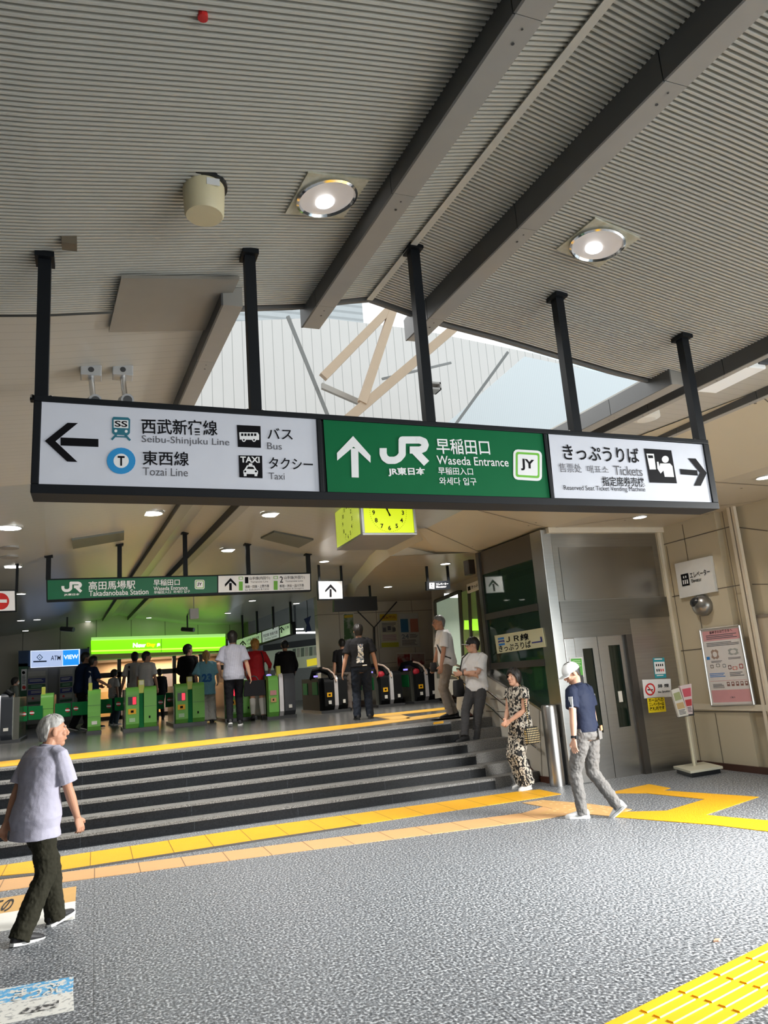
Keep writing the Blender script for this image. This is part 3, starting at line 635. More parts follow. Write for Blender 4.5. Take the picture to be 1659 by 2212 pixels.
camera_mount((197, 797), 'steel camera hanging above the sign, nearer the end pole'); camera_mount((265, 797), 'steel camera hanging above the sign, second from the end pole')

spot_m = mat('downlight glow', (1, .98, .94), .3, emit=7, ecol=(1, .96, .9)); rim_m = mat('downlight rim', (.6, .6, .58), .3, .5)
def downlight(px, label, z=None, r=.11, lit=True, power=18, grp='downlights of the hall'):
    c = hit(*px, pZ(z)) if z else rz(px, 3.8)
    t = thing('downlight', label, 'lamp', c, group=grp)
    m = MB(); m.rev(c, [(r*1.15, .02), (r*1.15, -.012), (r, -.014)], rim_m, 24, cap=False); m.build('rim', t, smooth=True)
    m = MB(); m.rev(c+V((0, 0, -.012)), [(r, 0), (r*.6, .0015), (.001, .002)], spot_m if lit else dark, 24); m.build('lens', t)
    if lit and power:
        l = bpy.data.lights.new('downlight_glow', 'AREA'); l.shape = 'DISK'; l.size = r*1.6; l.energy = power; l.color = (1, .95, .88); l.spread = 2.2
        o = bpy.data.objects.new('downlight_glow', l); COL.objects.link(o); o.location = (0, 0, -.03); o.parent = t
    return t
names = iter(('lit downlight far over the gates at the frame edge', 'lit downlight under the far roof, second of the edge pair', 'round lamp in the far roof left of the twin beams', 'round lamp in the far roof just right of the twin beams', 'round lamp in the far roof above the white platform sign'))
for p in ((18, 1139), (25, 1223), (327, 1108), (588, 1111), (496, 1188)): downlight(p, next(names), r=.15, power=60)
for p, z, l in (((962, 1217), 3.54, 'small downlight in the soffit by the wheelchair sign'), ((838, 1267), 3.54, 'small downlight in the soffit over the hanging black board'), ((1382, 1116), 3.52, 'round downlight in the soffit before the lift'), ((1652, 1030), 3.52, 'round downlight in the cream soffit at the frame edge')): downlight(p, l, z, .09, power=9 if p[0] > 1100 else (18 if p[0] > 900 else 75))
names = iter(['small far downlight above the arrow sign', 'small far downlight over the diagonal sign', 'small far downlight before the diagonal sign', 'small far downlight over the black board', 'small far downlight near the dangling white box', 'small far downlight over the ticket machines', 'small far downlight above the ticket machine screen', 'small far downlight left of the ceiling ridge', 'small far downlight beside the edge beam', 'small far downlight low over the shop'])
for p in ((700, 1212), (640, 1303), (545, 1297), (492, 1324), (322, 1334), (45, 1340), (55, 1362), (80, 1338), (45, 1282), (190, 1342)): downlight(p, next(names), r=.09, power=30 if p[1] < 1310 else 0)
for px, l in (((20, 1182), 'dark round vent beside the edge downlights'), ((20, 1202), 'dark round vent beside the edge downlights, the lower one')):
    c = rz(px); m = MB(); m.rev(c, [(.13, .02), (.13, -.02), (.001, -.02)], mat('vent grey', (.25, .25, .24), .5), 20); tag(m.build('ceiling_vent'), l, 'vent')
for px, l in ((((155, 1163), (268, 1146), (268, 1163), (158, 1182)), 'dim green-grey vent panel left of the far beams'), (((563, 1160), (592, 1146), (677, 1163), (645, 1180)), 'dim grey vent panel right of the far beams')):
    cs = [rz(p) for p in px]; m = MB(); m.prism(cs, (0, 0, -.03), mat('vent grille', (.13, .14, .12), .5)); tag(m.build('ceiling_vent'), l, 'vent')
c = hit(1565, 815, pZ(3.72)); m = MB(); m.box(c+V((-.1, -.3, -.05)), c+V((.1, .2, .03)), mat('emergency lamp', (.85, .86, .85), .4, emit=.15)); m.box(c+V((.02, -.32, -.02)), c+V((.12, -.2, .05)), dark); tag(m.build('ceiling_lamp', bevel=.01), 'white box lamp between the two rail beams', 'lamp')
c = hit(1395, 897, pZ(3.74)); m = MB(); m.rev(c, [(.12, .02), (.12, -.03), (.08, -.045), (.001, -.045)], offwhite, 24); tag(m.build('ceiling_lamp'), 'unlit round lamp between the rail beams behind the sign', 'lamp')

# ------------------------------------------------------------------ the yellow box clock
YC = 8.7
a, b = hit(783, 1088, pY(YC)), hit(896, 1149, pY(YC)); w = (b.x-a.x); x0, x1 = a.x-.03, b.x+.03; z0 = b.z-.04; z1 = 2*hit(835, 1107, pY(YC)).z-z0
ck = thing('box_clock', 'box clock with glowing yellow dials hanging behind the sign', 'clock', ((x0+x1)/2, YC+.3, z0))
m = MB(); sh = mat('clock casing', (.42, .42, .41), .3, .7); dp = hit(727, 1176, pX(x0)).y-YC
m.box((x0, YC+.01, z0), (x1, YC+dp, z1), sh); 
m.box((x0-.0, YC-.01, z0), (x1, YC+.01, z0+.03), sh); m.box((x0, YC-.01, z1-.03), (x1, YC+.01, z1), sh)
for x in (x0, x1-.035): m.box((x, YC-.01, z0+.03), (x+.035, YC+.01, z1-.03), sh)
m.build('casing', ck, bevel=.006)
glow = mat('clock dial glow', (.30, .34, .0), .5, emit=.62, ecol=(.82, 1.0, .0)); glow2 = mat('clock side dial', (.35, .42, .06), .15, emit=.4, ecol=(.82, 1.0, .1))
m = MB(); m.poly([(x0+.035, YC+.006, z0+.03), (x1-.035, YC+.006, z0+.03), (x1-.035, YC+.006, z1-.03), (x0+.035, YC+.006, z1-.03)], glow); m.build('dial', ck)
m = MB(); m.poly([(x0-.004, YC+dp-.03, z0+.03), (x0-.004, YC+.06, z0+.03), (x0-.004, YC+.06, z1-.03), (x0-.004, YC+dp-.03, z1-.03)], glow2); m.build('dial', ck)
cx, cz, rr = (x0+x1)/2, (z0+z1)/2, w*.365
def dial(m, P):
    for i in range(1, 13):
        t = PI/2-i*PI/6; vs, fs = text_geo(str(i), .03); kx = len(m.v); xs = [v[0] for v in vs]; s = .078
        mx = (min(xs)+max(xs))/2
        for v in vs: m.v.append(P(rr*.80*math.cos(t)+(v[0]-mx)*s, rr*.80*math.sin(t)+(v[1]-.35)*s))
        for f in fs: m.f.append(tuple(kx+j for j in f)); m.m.append(m.mi(ink))
    for i in range(60):
        t = i*PI/30; r0 = rr*.98; e = .003
        m.poly([P(r0*math.cos(t)+q*math.cos(t+PI/2)*e+o*math.cos(t)*.008, r0*math.sin(t)+q*math.sin(t+PI/2)*e+o*math.sin(t)*.008) for q, o in ((1, 0), (-1, 0), (-1, 1), (1, 1))], ink)
m = MB(); dial(m, lambda u, v: (cx+u, YC+.003, cz+v)); m.build('numerals', ck)
m = MB(); dial(m, lambda u, v: (x0-.006, YC+dp/2-u*.95, cz+v)); m.build('numerals', ck)
for ln, t, wd in ((.12, math.radians(118), .009), (.17, math.radians(104), .006)):
    m = MB(); d = V((math.cos(t), 0, math.sin(t))); n = V((-d.z, 0, d.x)); c = V((cx, YC-.001, cz)); m.prism([c-d*.05-n*wd, c-d*.05+n*wd, c+d*ln+n*wd*.6, c+d*ln-n*wd*.6], (0, -.003, 0), ink); m.build('hand', ck)
m = MB(); m.box((cx-.04, YC+dp/2-.04, z1), (cx+.04, YC+dp/2+.04, roof_z(cx-RIDGE(YC))+.3), dark); m.build('hanger', ck)

# ------------------------------------------------------------------ the second row of hanging signs
Y2 = 12.6; C3 = lambda x, y: (x*.4219, 1080+y*.4219); k = .4219; P2 = pY(Y2)
s2 = thing('hanging_sign', 'green and white station sign hanging over the stair head', 'sign', hit(*C3(680, 500), P2)+V((0, .06, 0)))
m = MB(); cs = [hit(*C3(*p), pY(Y2+.005)) for p in ((236, 404), (1592, 372), (1594, 466), (238, 520))]
m.prism(cs, (0, .14, 0), fr); m.build('frame', s2)
m = MB(); flat(m, P2, Q(C3, (243, 411), (1112, 390), (1112, 474), (244, 511)), sgreen2 := mat('green panel', (.006, .11, .05), .4, emit=.12), .0); m.build('green_panel', s2)
m = MB(); flat(m, P2, Q(C3, (1118, 389), (1587, 378), (1588, 460), (1118, 474)), swhite2 := mat('white panel', (.70, .70, .70), .4, emit=.18), .0); m.build('white_panel', s2)
m = MB(); J = lambda x, y: C3(315+(x-237)*.59, 419+(y-108)*.52)
jr_logo(m, P2, J, 6.2, swt, .006)
T(m, C3, 'JR東日本', (328, 486), (408, 484), 13, swt, k, .03, P2); T(m, C3, '高田馬場駅', (453, 440), (693, 433), 45, swt, k, .012, P2); T(m, C3, 'Takadanobaba Station', (455, 479), (760, 469), 28, swt, k, .01, P2)
T(m, C3, '早稲田口', (786, 424), (920, 421), 32, swt, k, .012, P2); T(m, C3, 'Waseda Entrance', (786, 454), (960, 449), 20, swt, k, .01, P2); T(m, C3, '早稲田入口  와세다 입구', (788, 474), (972, 468), 15, swt, k, .01, P2)
jy(m, P2, lambda x, y: C3(997+(x-725)*.476, 409+(y-157)*.43), off=.006); m.build('lettering', s2)
m = MB(); flat(m, P2, Q(C3, (1173, 425), (1186, 425), (1187, 463), (1174, 463)), ink, .006); flat(m, P2, Q(C3, (1180, 400), (1209, 430), (1209, 443), (1180, 416)), ink, .0063); flat(m, P2, Q(C3, (1180, 400), (1180, 416), (1152, 445), (1151, 432)), ink, .0063)
for x, n_, ja, en in ((1222, '1', '山手線(内回り)', '池袋・田端・上野方面'), (1400, '2', '山手線(外回り)', '新宿・渋谷・品川方面')):
    o = -(x-1222)*.02
    flat(m, P2, Q(C3, (x, 394+o), (x+22, 393+o), (x+22, 408+o), (x, 408+o)), slime, .006); flat(m, P2, Q(C3, (x+3, 396+o), (x+19, 396+o), (x+19, 406+o), (x+3, 406+o)), swt, .0065); flat(m, P2, Q(C3, (x+1, 418+o), (x+21, 418+o), (x+21, 464+o), (x+1, 464+o)), slime, .006)
    T(m, C3, n_, (x+32, 411+o), (x+49, 411+o), 32, ink, k, .01, P2); T(m, C3, ja, (x+54, 403+o), (x+160, 400+o), 18, ink, k, .008, P2); T(m, C3, 'Yamanote Line', (x+60, 420+o), (x+150, 417+o), 10, grey_ink, k, 0, P2)
    T(m, C3, en, (x+32, 445+o), (x+155, 440+o), 15, ink, k, .008, P2); T(m, C3, 'for Ikebukuro & Ueno' if n_ == '1' else 'for Shinjuku & Shinagawa', (x+32, 461+o), (x+155, 455+o), 10, grey_ink, k, 0, P2)
m.build('lettering', s2)
for x, y in ((247, 405), (612, 396), (950, 387), (1272, 380), (1581, 373)):
    a = hit(*C3(x, y), pY(Y2+.07)); m = MB(); zt = roof_z(a.x-RIDGE(Y2)); m.box((a.x-.035, Y2+.04, a.z-.01), (a.x+.035, Y2+.1, zt+.02), fr); m.box((a.x-.06, Y2, zt-.02), (a.x+.06, Y2+.14, zt+.02), fr); m.build('pole', s2)
def small_sign(name, label, corners, Y, face, art, poles, thick=.08, fm=None, top=None):
    t = thing(name, label, 'sign', hit(*corners[3], pY(Y)))
    m = MB(); m.prism([hit(*p, pY(Y+.006)) for p in corners], (0, thick, 0), fm or fr); m.build('frame', t)
    cx = sum(p[0] for p in corners)/4; cy = sum(p[1] for p in corners)/4
    if face:
        m = MB(); flat(m, pY(Y), [(cx+(x-cx)*.93, cy+(y-cy)*.9) for x, y in corners], face, .001); m.build('panel', t)
    m = MB(); art(m, pY(Y))
    if m.f: m.build('lettering', t)
    for p in poles:
        a = hit(*p, pY(Y+thick/2)); zt = top or max(roof_z(a.x-RIDGE(Y)), a.z+.3); m = MB(); m.box((a.x-.02, Y+thick/2-.02, a.z-.02), (a.x+.02, Y+thick/2+.02, zt+.05), fr); m.build('pole', t)
    return t
def up_arrow(m, pl, x, y, s, mt=None):
    mt = mt or ink
    flat(m, pl, [(x-.09*s, y-.1*s), (x+.09*s, y-.1*s), (x+.09*s, y+.55*s), (x-.09*s, y+.55*s)], mt, .005)
    flat(m, pl, [(x, y-.5*s), (x+.45*s, y), (x+.45*s, y+.2*s), (x, y-.22*s)], mt, .0053); flat(m, pl, [(x, y-.5*s), (x, y-.22*s), (x-.45*s, y+.2*s), (x-.45*s, y)], mt, .0053)
small_sign('hanging_sign', 'small square white sign with a black upward arrow', [(686, 1254), (741, 1253), (742, 1295), (688, 1296)], 13.5, swhite2, lambda m, pl: up_arrow(m, pl, 714, 1275, 27), [(690, 1255), (738, 1254)])
def noentry(m, pl): circ(m, pl, 2, 1299, 18, red, .005); rect(m, pl, -13, 1295, 15, 1302, swt, .0056)
small_sign('hanging_sign', 'white hanging sign with a red no-entry disc', [(-60, 1275), (35, 1274), (36, 1321), (-60, 1324)], 13.0, swhite2, noentry, [(36, 1276)])
t = thing('display_board', 'dark blank display board hanging before the back wall', 'board', hit(770, 1320, pY(15)))
m = MB(); m.prism([hit(x, y, pY(15)) for x, y in ((722, 1290), (814, 1288), (816, 1318), (722, 1321))], (0, .12, 0), black); m.build('panel', t)
for x in (740, 800):
    a = hit(x, 1291, pY(15.06)); m = MB(); m.box((a.x-.02, 15.04, a.z-.03), (a.x+.02, 15.08, 3.85), fr); m.build('hanger', t)
def wc(m, pl):
    rect(m, pl, 927, 1259, 938, 1272, swt, .005); circ(m, pl, 932, 1262, 1.5, ink, .006); stroke(m, pl, [(932, 1264), (932, 1268), (936, 1270)], 1.2, ink, .006)
    txt(m, pl, 'エレベーター', (942, 1262), (968, 1261), 5, swt, .01, .005); txt(m, pl, 'Elevator', (942, 1268), (964, 1267), 4, swt, .01, .005)
small_sign('hanging_sign', 'little dark sign with a white wheelchair symbol hanging by the ticket counter', [(921, 1256), (972, 1254), (973, 1272), (922, 1275)], 12.4, None, wc, [(924, 1257), (969, 1256)], .06, top=3.5)
# sign that hangs along the depth direction, over the passage behind the gates
PD = pX(5.0); a, b = hit(514, 1381, PD), hit(629, 1345, PD)
A, B = V((a.x, 24.0, 3.2)), V((0, 0, 0))
p0, p1 = hit(514, 1395, pY(23.5)), hit(630, 1358, pY(19.6)); dd = (p1-p0); nn = V((dd.y, -dd.x, 0)).normalized(); PL = (p0, nn)
t = thing('hanging_sign', 'long slanting line of platform signs glowing pale green in the far passage', 'sign', p0)
m = MB(); m.prism([hit(x, y, PL)-nn*.008*(-1 if (CAM-p0).dot(nn) < 0 else 1) for x, y in ((508, 1380), (630, 1343), (632, 1370), (508, 1409))], -nn*.1*(1 if (CAM-p0).dot(nn) > 0 else -1), fr); m.build('frame', t)
sl1 = mat('pale green lit panel', (.45, .62, .40), .4, emit=.30, ecol=(.6, .85, .5))
m = MB(); flat(m, PL, [(511, 1383), (564, 1366), (565, 1388), (511, 1405)], sl1, .0); flat(m, PL, [(566, 1365), (602, 1353), (603, 1377), (567, 1388)], mat('pale white lit panel', (.62, .68, .66), .4, emit=.35), 0); flat(m, PL, [(604, 1353), (626, 1346), (627, 1370), (605, 1377)], sl1, 0); m.build('panel', t)
m = MB(); up_arrow(m, PL, 525, 1391, 15); up_arrow(m, PL, 608.5, 1360, 13)
txt(m, PL, '山手線 新宿方面', (533, 1384), (560, 1376), 6, ink, .01, .006); txt(m, PL, 'Yamanote Line', (535, 1391), (560, 1384), 5, grey_ink, 0, .006); txt(m, PL, '西武線 池袋方面', (569, 1374), (600, 1365), 7, ink, .01, .006); txt(m, PL, 'Seibu Line', (572, 1381), (598, 1373), 5, grey_ink, 0, .006); txt(m, PL, '2 番線', (613, 1358), (624, 1354), 6, ink, .01, .006)
m.build('lettering', t)
for x, y in ((525, 1376), (557, 1366), (592, 1355), (630, 1344)):
    a = hit(x, y, PL); m = MB(); m.box(a+V((-.03, .02, -.05)), a+V((.03, .08, 1.2)), fr); m.build('pole', t)
# ------------------------------------------------------------------ lift
YE = 8.86; PE = pY(YE); E = lambda x, y, d=0: hit(x, y, pY(YE+d))
k7 = .3255; C7 = lambda x, y: (1160+x*k7, 1100+y*k7)
xl0, xr0 = E(1190, 1300).x-.03, E(1432, 1250).x
zd = E(1298, 1374).z; zb1 = E(1300, 1340).z; zb0 = E(1290, 1296).z; zt = 3.52
xd0, xm, xd1, xj = E(1243, 1400).x, E(1297, 1400).x, E(1356, 1400).x, E(1369, 1400).x
lift = thing('lift', 'brushed steel lift front with twin windowed doors', 'lift', ((xl0+xr0)/2, YE, 0))
dsteel = mat('dark steel band', (.25, .24, .22), .32, 1, var=.1, vs=3, stretch=(1, 1, 20))
m = MB(); m.box((xl0+.17, YE+.02, zb0), (xr0, YE+.3, zt-.05), steel_u := mat('upper steel', (.34, .325, .295), .34, 1, var=.12, vs=2, stretch=(1, 1, 22))); m.build('upper_panel', lift)
m = MB(); m.box((xl0+.28, YE+.012, zb0+.02), (xr0-.10, YE+.03, zt-.28), mat('steel hatch', (.33, .315, .29), .26, 1, var=.15, vs=1.5)); m.build('hatch', lift)
m = MB(); m.box((xl0+.17, YE-.015, zb1), (xr0, YE+.3, zb0), dsteel); m.build('band', lift)
m = MB(); m.box((xl0+.17, YE+.005, zd), (xr0-.06, YE+.3, zb1), dsteel); m.build('header', lift)
m = MB(); m.box((xl0, YE, 0), (xl0+.17, YE+.3, zt-.02), steel); m.box((xl0+.17, YE, 0), (xd0, YE+.3, zd), steel); m.build('post', lift, bevel=.01)
m = MB(); m.box((xd1, YE, 0), (xj, YE+.3, zd), mat('dark jamb', (.12, .11, .10), .35, .8)); m.build('jamb', lift)
m = MB(); m.box((xj, YE, 0), (xr0, YE+.3, zb1), mat('side steel', (.40, .38, .345), .32, 1, var=.14, vs=2, stretch=(1, 1, 22))); m.build('side_panel', lift)
pane = mat('dark window', (.004, .012, .008), .06, spec=.8)
for a, b, wx0, wx1, z0, z1 in ((xd0, xm-.004, E(1264, 1410).x, E(1286, 1410).x, .62, 1.78), (xm+.004, xd1, E(1320, 1405).x, E(1345, 1405).x, .66, 1.80)):
    m = MB(); dz = zd
    for p, q in (((a, 0), (wx0, dz)), ((wx1, 0), (b, dz)), ((wx0, 0), (wx1, z0)), ((wx0, z1), (wx1, dz))): m.box((p[0], YE+.05, p[1]), (q[0], YE+.1, q[1]), steel)
    d = m.build('door', lift); m = MB(); m.box((wx0, YE+.065, z0), (wx1, YE+.09, z1), pane); m.build('window', d)
    m = MB(); m.box(((wx0+wx1)/2-.035, YE+.058, 1.0), ((wx0+wx1)/2+.03, YE+.066, 1.15), offwhite); m.build('sticker', d)
m = MB(); m.box((xd0, YE+.3, 0), (xd1, YE+.32, zd), black); m.build('backing', lift)
m = MB(); a = E(1251, 1432); m.box((a.x-.03, YE-.012, 1.18), (a.x+.03, YE, 1.42), dark); m.build('call_button', lift)
m = MB(); m.box((xl0+.1, YE-.06, 3.44), (xr0+.25, YE+.1, 3.52), mat('column trim')); m.box((xr0, YE-.02, 0), (XR, YE+.3, 3.52), rw); m.box((xr0+.02, YE-.03, 0), (xr0+.06, YE, 3.5), mat('column trim')); struct(m.build('wall_lift'))
# notices on the lift front
def notice(name, label, pl, corners, art, base, cat='notice', off=.004, thick=.004):
    t = thing(name, label, cat, hit(*corners[3], pl)); m = MB(); ps = pts_on(pl, corners, off); n = pl[1]*(1 if (CAM-ps[0]).dot(pl[1]) > 0 else -1)
    m.prism(ps, -n*thick, base); m.build('sheet', t); m = MB(); OFF0[0] = off if off >= .05 else 0; art(m); OFF0[0] = 0.0
    if m.f: m.build('printing', t)
    return t
pk = lambda n, c: mat(n, c, .5)
def Qm(quad):                                         # bilinear inside a notice: u to the right, v down
    (ax, ay), (bx, by), (cx, cy), (dx, dy) = quad
    return lambda u, v: ((ax*(1-u)+bx*u)*(1-v)+(dx*(1-u)+cx*u)*v, (ay*(1-u)+by*u)*(1-v)+(dy*(1-u)+cy*u)*v)
def fill(m, pl, f, u0, v0, u1, v1, mt, off=.007): flat(m, pl, [f(u0, v0), f(u1, v0), f(u1, v1), f(u0, v1)], mt, off)
def lines(m, pl, f, u0, u1, v0, v1, n, mt, off=.0072, rag=.25, th=.45):
    for i in range(n):
        v = v0+(v1-v0)*i/n; fill(m, pl, f, u0, v, u1-(u1-u0)*random.random()*rag, v+(v1-v0)/n*th, mt, off)
q = Q(C7, (215, 985), (300, 982), (312, 1112), (230, 1122)); f = Qm(q); grn = pk('notice green', (.10, .45, .06))
notice('notice', 'bright green notice on the steel post left of the lift doors', PE, q, lambda m: (fill(m, PE, f, .08, .06, .92, .94, grn, .006), lines(m, PE, f, .2, .85, .15, .5, 4, pk('notice pale', (.5, .72, .4)))), white)
q = Q(C7, (768, 987), (843, 985), (858, 1118), (783, 1122)); f = Qm(q); tl_ = pk('notice teal', (.02, .30, .36))
def art(m):
    fill(m, PE, f, .04, .2, .96, .8, white, .006); lines(m, PE, f, .1, .9, .04, .16, 1, white); lines(m, PE, f, .15, .8, .85, .95, 1, white)
    for i in range(4): fill(m, PE, f, .18+.18*i, .3, .28+.18*i, .42, ink); fill(m, PE, f, .18+.18*i, .55, .28+.18*i, .68, red if i > 1 else ink)
notice('notice', 'teal and white notice above the no-smoking plate', PE, q, art, tl_)
q = Q(C7, (697, 1132), (885, 1125), (893, 1245), (712, 1256)); f = Qm(q)
def art(m):
    c = f(.24, .53); circ(m, PE, *c, 11, red, .006, ry=13.5); circ(m, PE, *c, 8, white, .0066, ry=10)
    stroke(m, PE, [(c[0]-6, c[1]+1), (c[0]+6, c[1]+1)], 2.6, ink, .0070); stroke(m, PE, [(c[0]-7, c[1]-8), (c[0]+7, c[1]+8)], 2.4, red, .0074)
    txt(m, PE, '禁 煙', f(.52, .38), f(.92, .36), 8, ink, .02, .006); txt(m, PE, 'No Smoking', f(.52, .72), f(.97, .68), 6, ink, .02, .006)
notice('no_smoking_sign', 'white no-smoking plate beside the lift doors', PE, q, art, white, 'sign')
q = Q(C7, (730, 1252), (843, 1245), (857, 1342), (742, 1352)); f = Qm(q)
def art(m):
    for i, s in enumerate(('ホームへの', 'エレベーターは', '改札内です')): txt(m, PE, s, f(.06, .18+.28*i), f(.92, .16+.28*i), 8.5, ink, .02, .006)
notice('notice', 'yellow notice with black writing under the no-smoking plate', PE, q, art, pk('notice yellow', (.86, .66, .01)))
# pictogram board, vent, framed poster on the right wall
PR = pX(XR)
q = Q(C7, (930, 362), (1165, 310), (1203, 545), (965, 592)); f = Qm(q)
def art(m):
    fill(m, PR, f, .13, .34, .34, .68, ink); c = f(.235, .42)
    for i, u in enumerate((.18, .235, .29)): circ(m, PR, *f(u, .53), 1.5, white, .008, 10); fill(m, PR, f, u-.015, .55, u+.015, .63, white, .008)
    fill(m, PR, f, .19, .40, .22, .46, white, .008); fill(m, PR, f, .25, .40, .28, .46, white, .008)
    txt(m, PR, 'エレベーター', f(.38, .42), f(.94, .42), 13, ink, .015, .007); txt(m, PR, 'Elevator', f(.40, .58), f(.68, .58), 8, ink, .01, .007)
notice('lift_sign', 'white lift sign with a pictogram high on the right wall', PR, q, art, mat('pale board', (.66, .66, .64), .4), 'sign', .05, .05)
c = hit(*C7(1110, 640), PR); m = MB(); prof = []
vent = mat('vent metal', (.30, .29, .27), .3, .85)
m.ell((c.x-.03, c.y, c.z), (.13, .165, .155), vent); o = tag(m.build('wall_vent', smooth=True), 'round steel hooded vent on the right wall under the lift sign', 'vent')
m = MB(); m.ell((c.x-.075, c.y+.04, c.z+.05), (.10, .11, .085), black); m.build('opening', o, smooth=True)
q = Q(C7, (1090, 800), (1350, 770), (1450, 1295), (1170, 1303)); f = Qm(q); pink = pk('poster pink', (.66, .34, .36)); pal = pk('poster pale', (.70, .68, .67))
def art(m):
    P_ = PR; o = .022
    def F(*a): fill(m, P_, f, *a, o)
    fill(m, P_, f, .04, .03, .96, .97, pal, .0212); F(.04, .03, .96, .16, pink); F(.04, .80, .96, .96, pink); F(.05, .68, .95, .685, pink)
    txt(m, P_, '車椅子のお客さまへ', f(.22, .055), f(.80, .045), 6.5, ink, .02, .0225); lines(m, P_, f, .12, .9, .085, .15, 3, grey_ink, .0225)
    lines(m, P_, f, .1, .95, .185, .24, 3, grey_ink, .0225, .6)
    fill(m, P_, f, .05, .36, .13, .40, blue, .0225)
    for u, v, w, h, c in ((.16, .26, .22, .15, (.35, .25, .2)), (.58, .27, .3, .1, (.35, .37, .36)), (.10, .46, .1, .06, (.25, .22, .2)), (.24, .45, .12, .06, (.3, .3, .28)), (.40, .46, .1, .06, (.25, .28, .3)), (.53, .48, .1, .07, (.2, .1, .1)), (.62, .5, .16, .06, (.6, .25, .22)), (.80, .47, .12, .08, (.4, .12, .12))):
        n = 12; cx, cy = u+w/2, v+h/2
        flat(m, P_, [f(cx+w/2*math.cos(2*PI*i/n)*(1 if i % 2 else .72), cy+h/2*math.sin(2*PI*i/n)*(1 if i % 3 else .7)) for i in range(n)], pk('print %d' % int(u*100), c), .0225)
        flat(m, P_, [f(cx+w/4*math.cos(2*PI*i/n), cy+h/4*math.sin(2*PI*i/n)) for i in range(n)], pal, .0228)
    lines(m, P_, f, .15, .45, .42, .45, 2, grey_ink, .0225); lines(m, P_, f, .58, .9, .39, .42, 2, grey_ink, .0225); lines(m, P_, f, .06, .5, .58, .64, 3, blue, .0225); lines(m, P_, f, .55, .9, .58, .64, 3, grey_ink, .0225)
    lines(m, P_, f, .1, .38, .72, .78, 4, grey_ink, .0225)
    for i in range(5):
        fill(m, P_, f, .44+.11*i, .70, .51+.11*i, .755, pk('tiny print', (.25, .12, .1)), .0225); fill(m, P_, f, .455+.11*i, .712, .495+.11*i, .73, pal, .0228)
    txt(m, P_, 'ご案内', f(.46, .90), f(.58, .90), 4, grey_ink, .01, .0225)
notice('framed_poster', 'framed pink and white notice poster on the right wall', PR, q, art, pal, 'poster', .02, .02)
t = [o for o in bpy.data.objects if o.name == 'framed_poster'][0]; ps = pts_on(PR, q, .03); m = MB(); alu = mat('aluminium frame', (.55, .53, .50), .3, .8)
for a, b in zip(ps, ps[1:]+ps[:1]): m.tube([a, b], .014, alu, 6)
m.build('frame', t)

# ------------------------------------------------------------------ glass side of the lift shaft
XG = xl0; PG = pX(XG); G = lambda x, y: hit(x, y, PG)
gl = thing('glass_shaft', 'tall green-tinted glass side of the lift shaft in dark frames', 'shaft', (XG, 10, 0))
yg1 = G(1030, 1210).y; gfr = mat('shaft frame', (.085, .08, .072), .35, .5); z = lambda x, y: G(x, y).z
m = MB(); m.box((XG+.02, YE+.3, 3.12), (XG+.1, yg1, 3.5), mat('bronze header', (.10, .085, .068), .4, .3)); m.build('header', gl)
zA, zB = z(1125, 1318), z(1135, 1434)
m = MB()
for zz in (zA, zB): m.box((XG-.01, YE+.3, zz-.05), (XG+.06, yg1, zz+.05), gfr)
m.box((XG-.02, yg1-.1, 0), (XG+.08, yg1, 3.5), gfr); m.build('frame', gl)
gg = bpy.data.materials.new('green tinted glass'); gg.use_nodes = True; b = gg.node_tree.nodes['Principled BSDF']
b.inputs['Base Color'].default_value = (.10, .24, .16, 1); b.inputs['Roughness'].default_value = .03; b.inputs['Transmission Weight'].default_value = .85; b.inputs['IOR'].default_value = 1.45
for za, zb in ((.55, zB-.05), (zB+.05, zA-.05), (zA+.05, 3.12)):
    m = MB(); m.box((XG+.02, YE+.3, za), (XG+.035, yg1-.1, zb), gg); m.build('pane', gl)
m = MB(); m.box((XG+.0, YE+.3, 0), (XG+.06, yg1-.1, .55), dark); m.build('plinth', gl)
m = MB(); gw = mat('shaft inside', (.03, .065, .045), .6); m.box((XG+1.9, YE+.3, 0), (XG+1.95, yg1, 3.5), gw); m.box((XG+.1, yg1, 0), (9.7, yg1+.1, 3.5), mat('ticket office wall', (.36, .34, .29), .5)); m.build('back_wall', gl)
m = MB()
for y in (9.6, 10.4): m.tube([(XG+.9, y, 0), (XG+.9, y, 3.4)], .04, mat('guide rail', (.20, .24, .21), .4, .5))
m.box((XG+.5, 9.3, 2.0), (XG+1.6, 10.9, 2.12), mat('lift car roof', (.10, .16, .12), .5)); m.box((XG+.55, 9.4, .9), (XG+1.5, 10.8, 2.0), mat('lift car', (.09, .15, .11), .4)); m.build('lift_car', gl)
m = MB(); m.tube([G(1172, 1195)+V((.03, 0, 0)), G(1148, 1320)+V((.03, 0, 0))], .006, chrome); m.tube([G(1068, 1232)+V((.03, 0, 0)), G(1100, 1310)+V((.03, 0, 0))], .006, chrome); m.build('cable', gl)
q = [(1070, 1373), (1173, 1356), (1180, 1397), (1076, 1412)]; f = Qm(q); ivory = pk('ivory plate', (.66, .66, .44)); navy = pk('sign navy', (.03, .04, .22))
def art(m):
    for i in range(3): fill(m, PG, f, .06, .16+.16*i, .19, .27+.16*i, blue if i != 1 else navy, .018)
    fill(m, PG, f, .08, .40, .17, .44, ivory, .019)
    txt(m, PG, 'ＪＲ線', f(.22, .31), f(.70, .33), 15, ink, .03, .018); txt(m, PG, 'きっぷうりば', f(.05, .76), f(.72, .74), 15, ink, .02, .018)
    fill(m, PG, f, .74, .66, .96, .73, navy, .018); fill(m, PG, f, .93, .45, .965, .73, navy, .0184)
notice('ticket_sign', 'ivory ticket sign stuck on the green glass shaft', PG, q, art, ivory, 'sign', .016, .012)

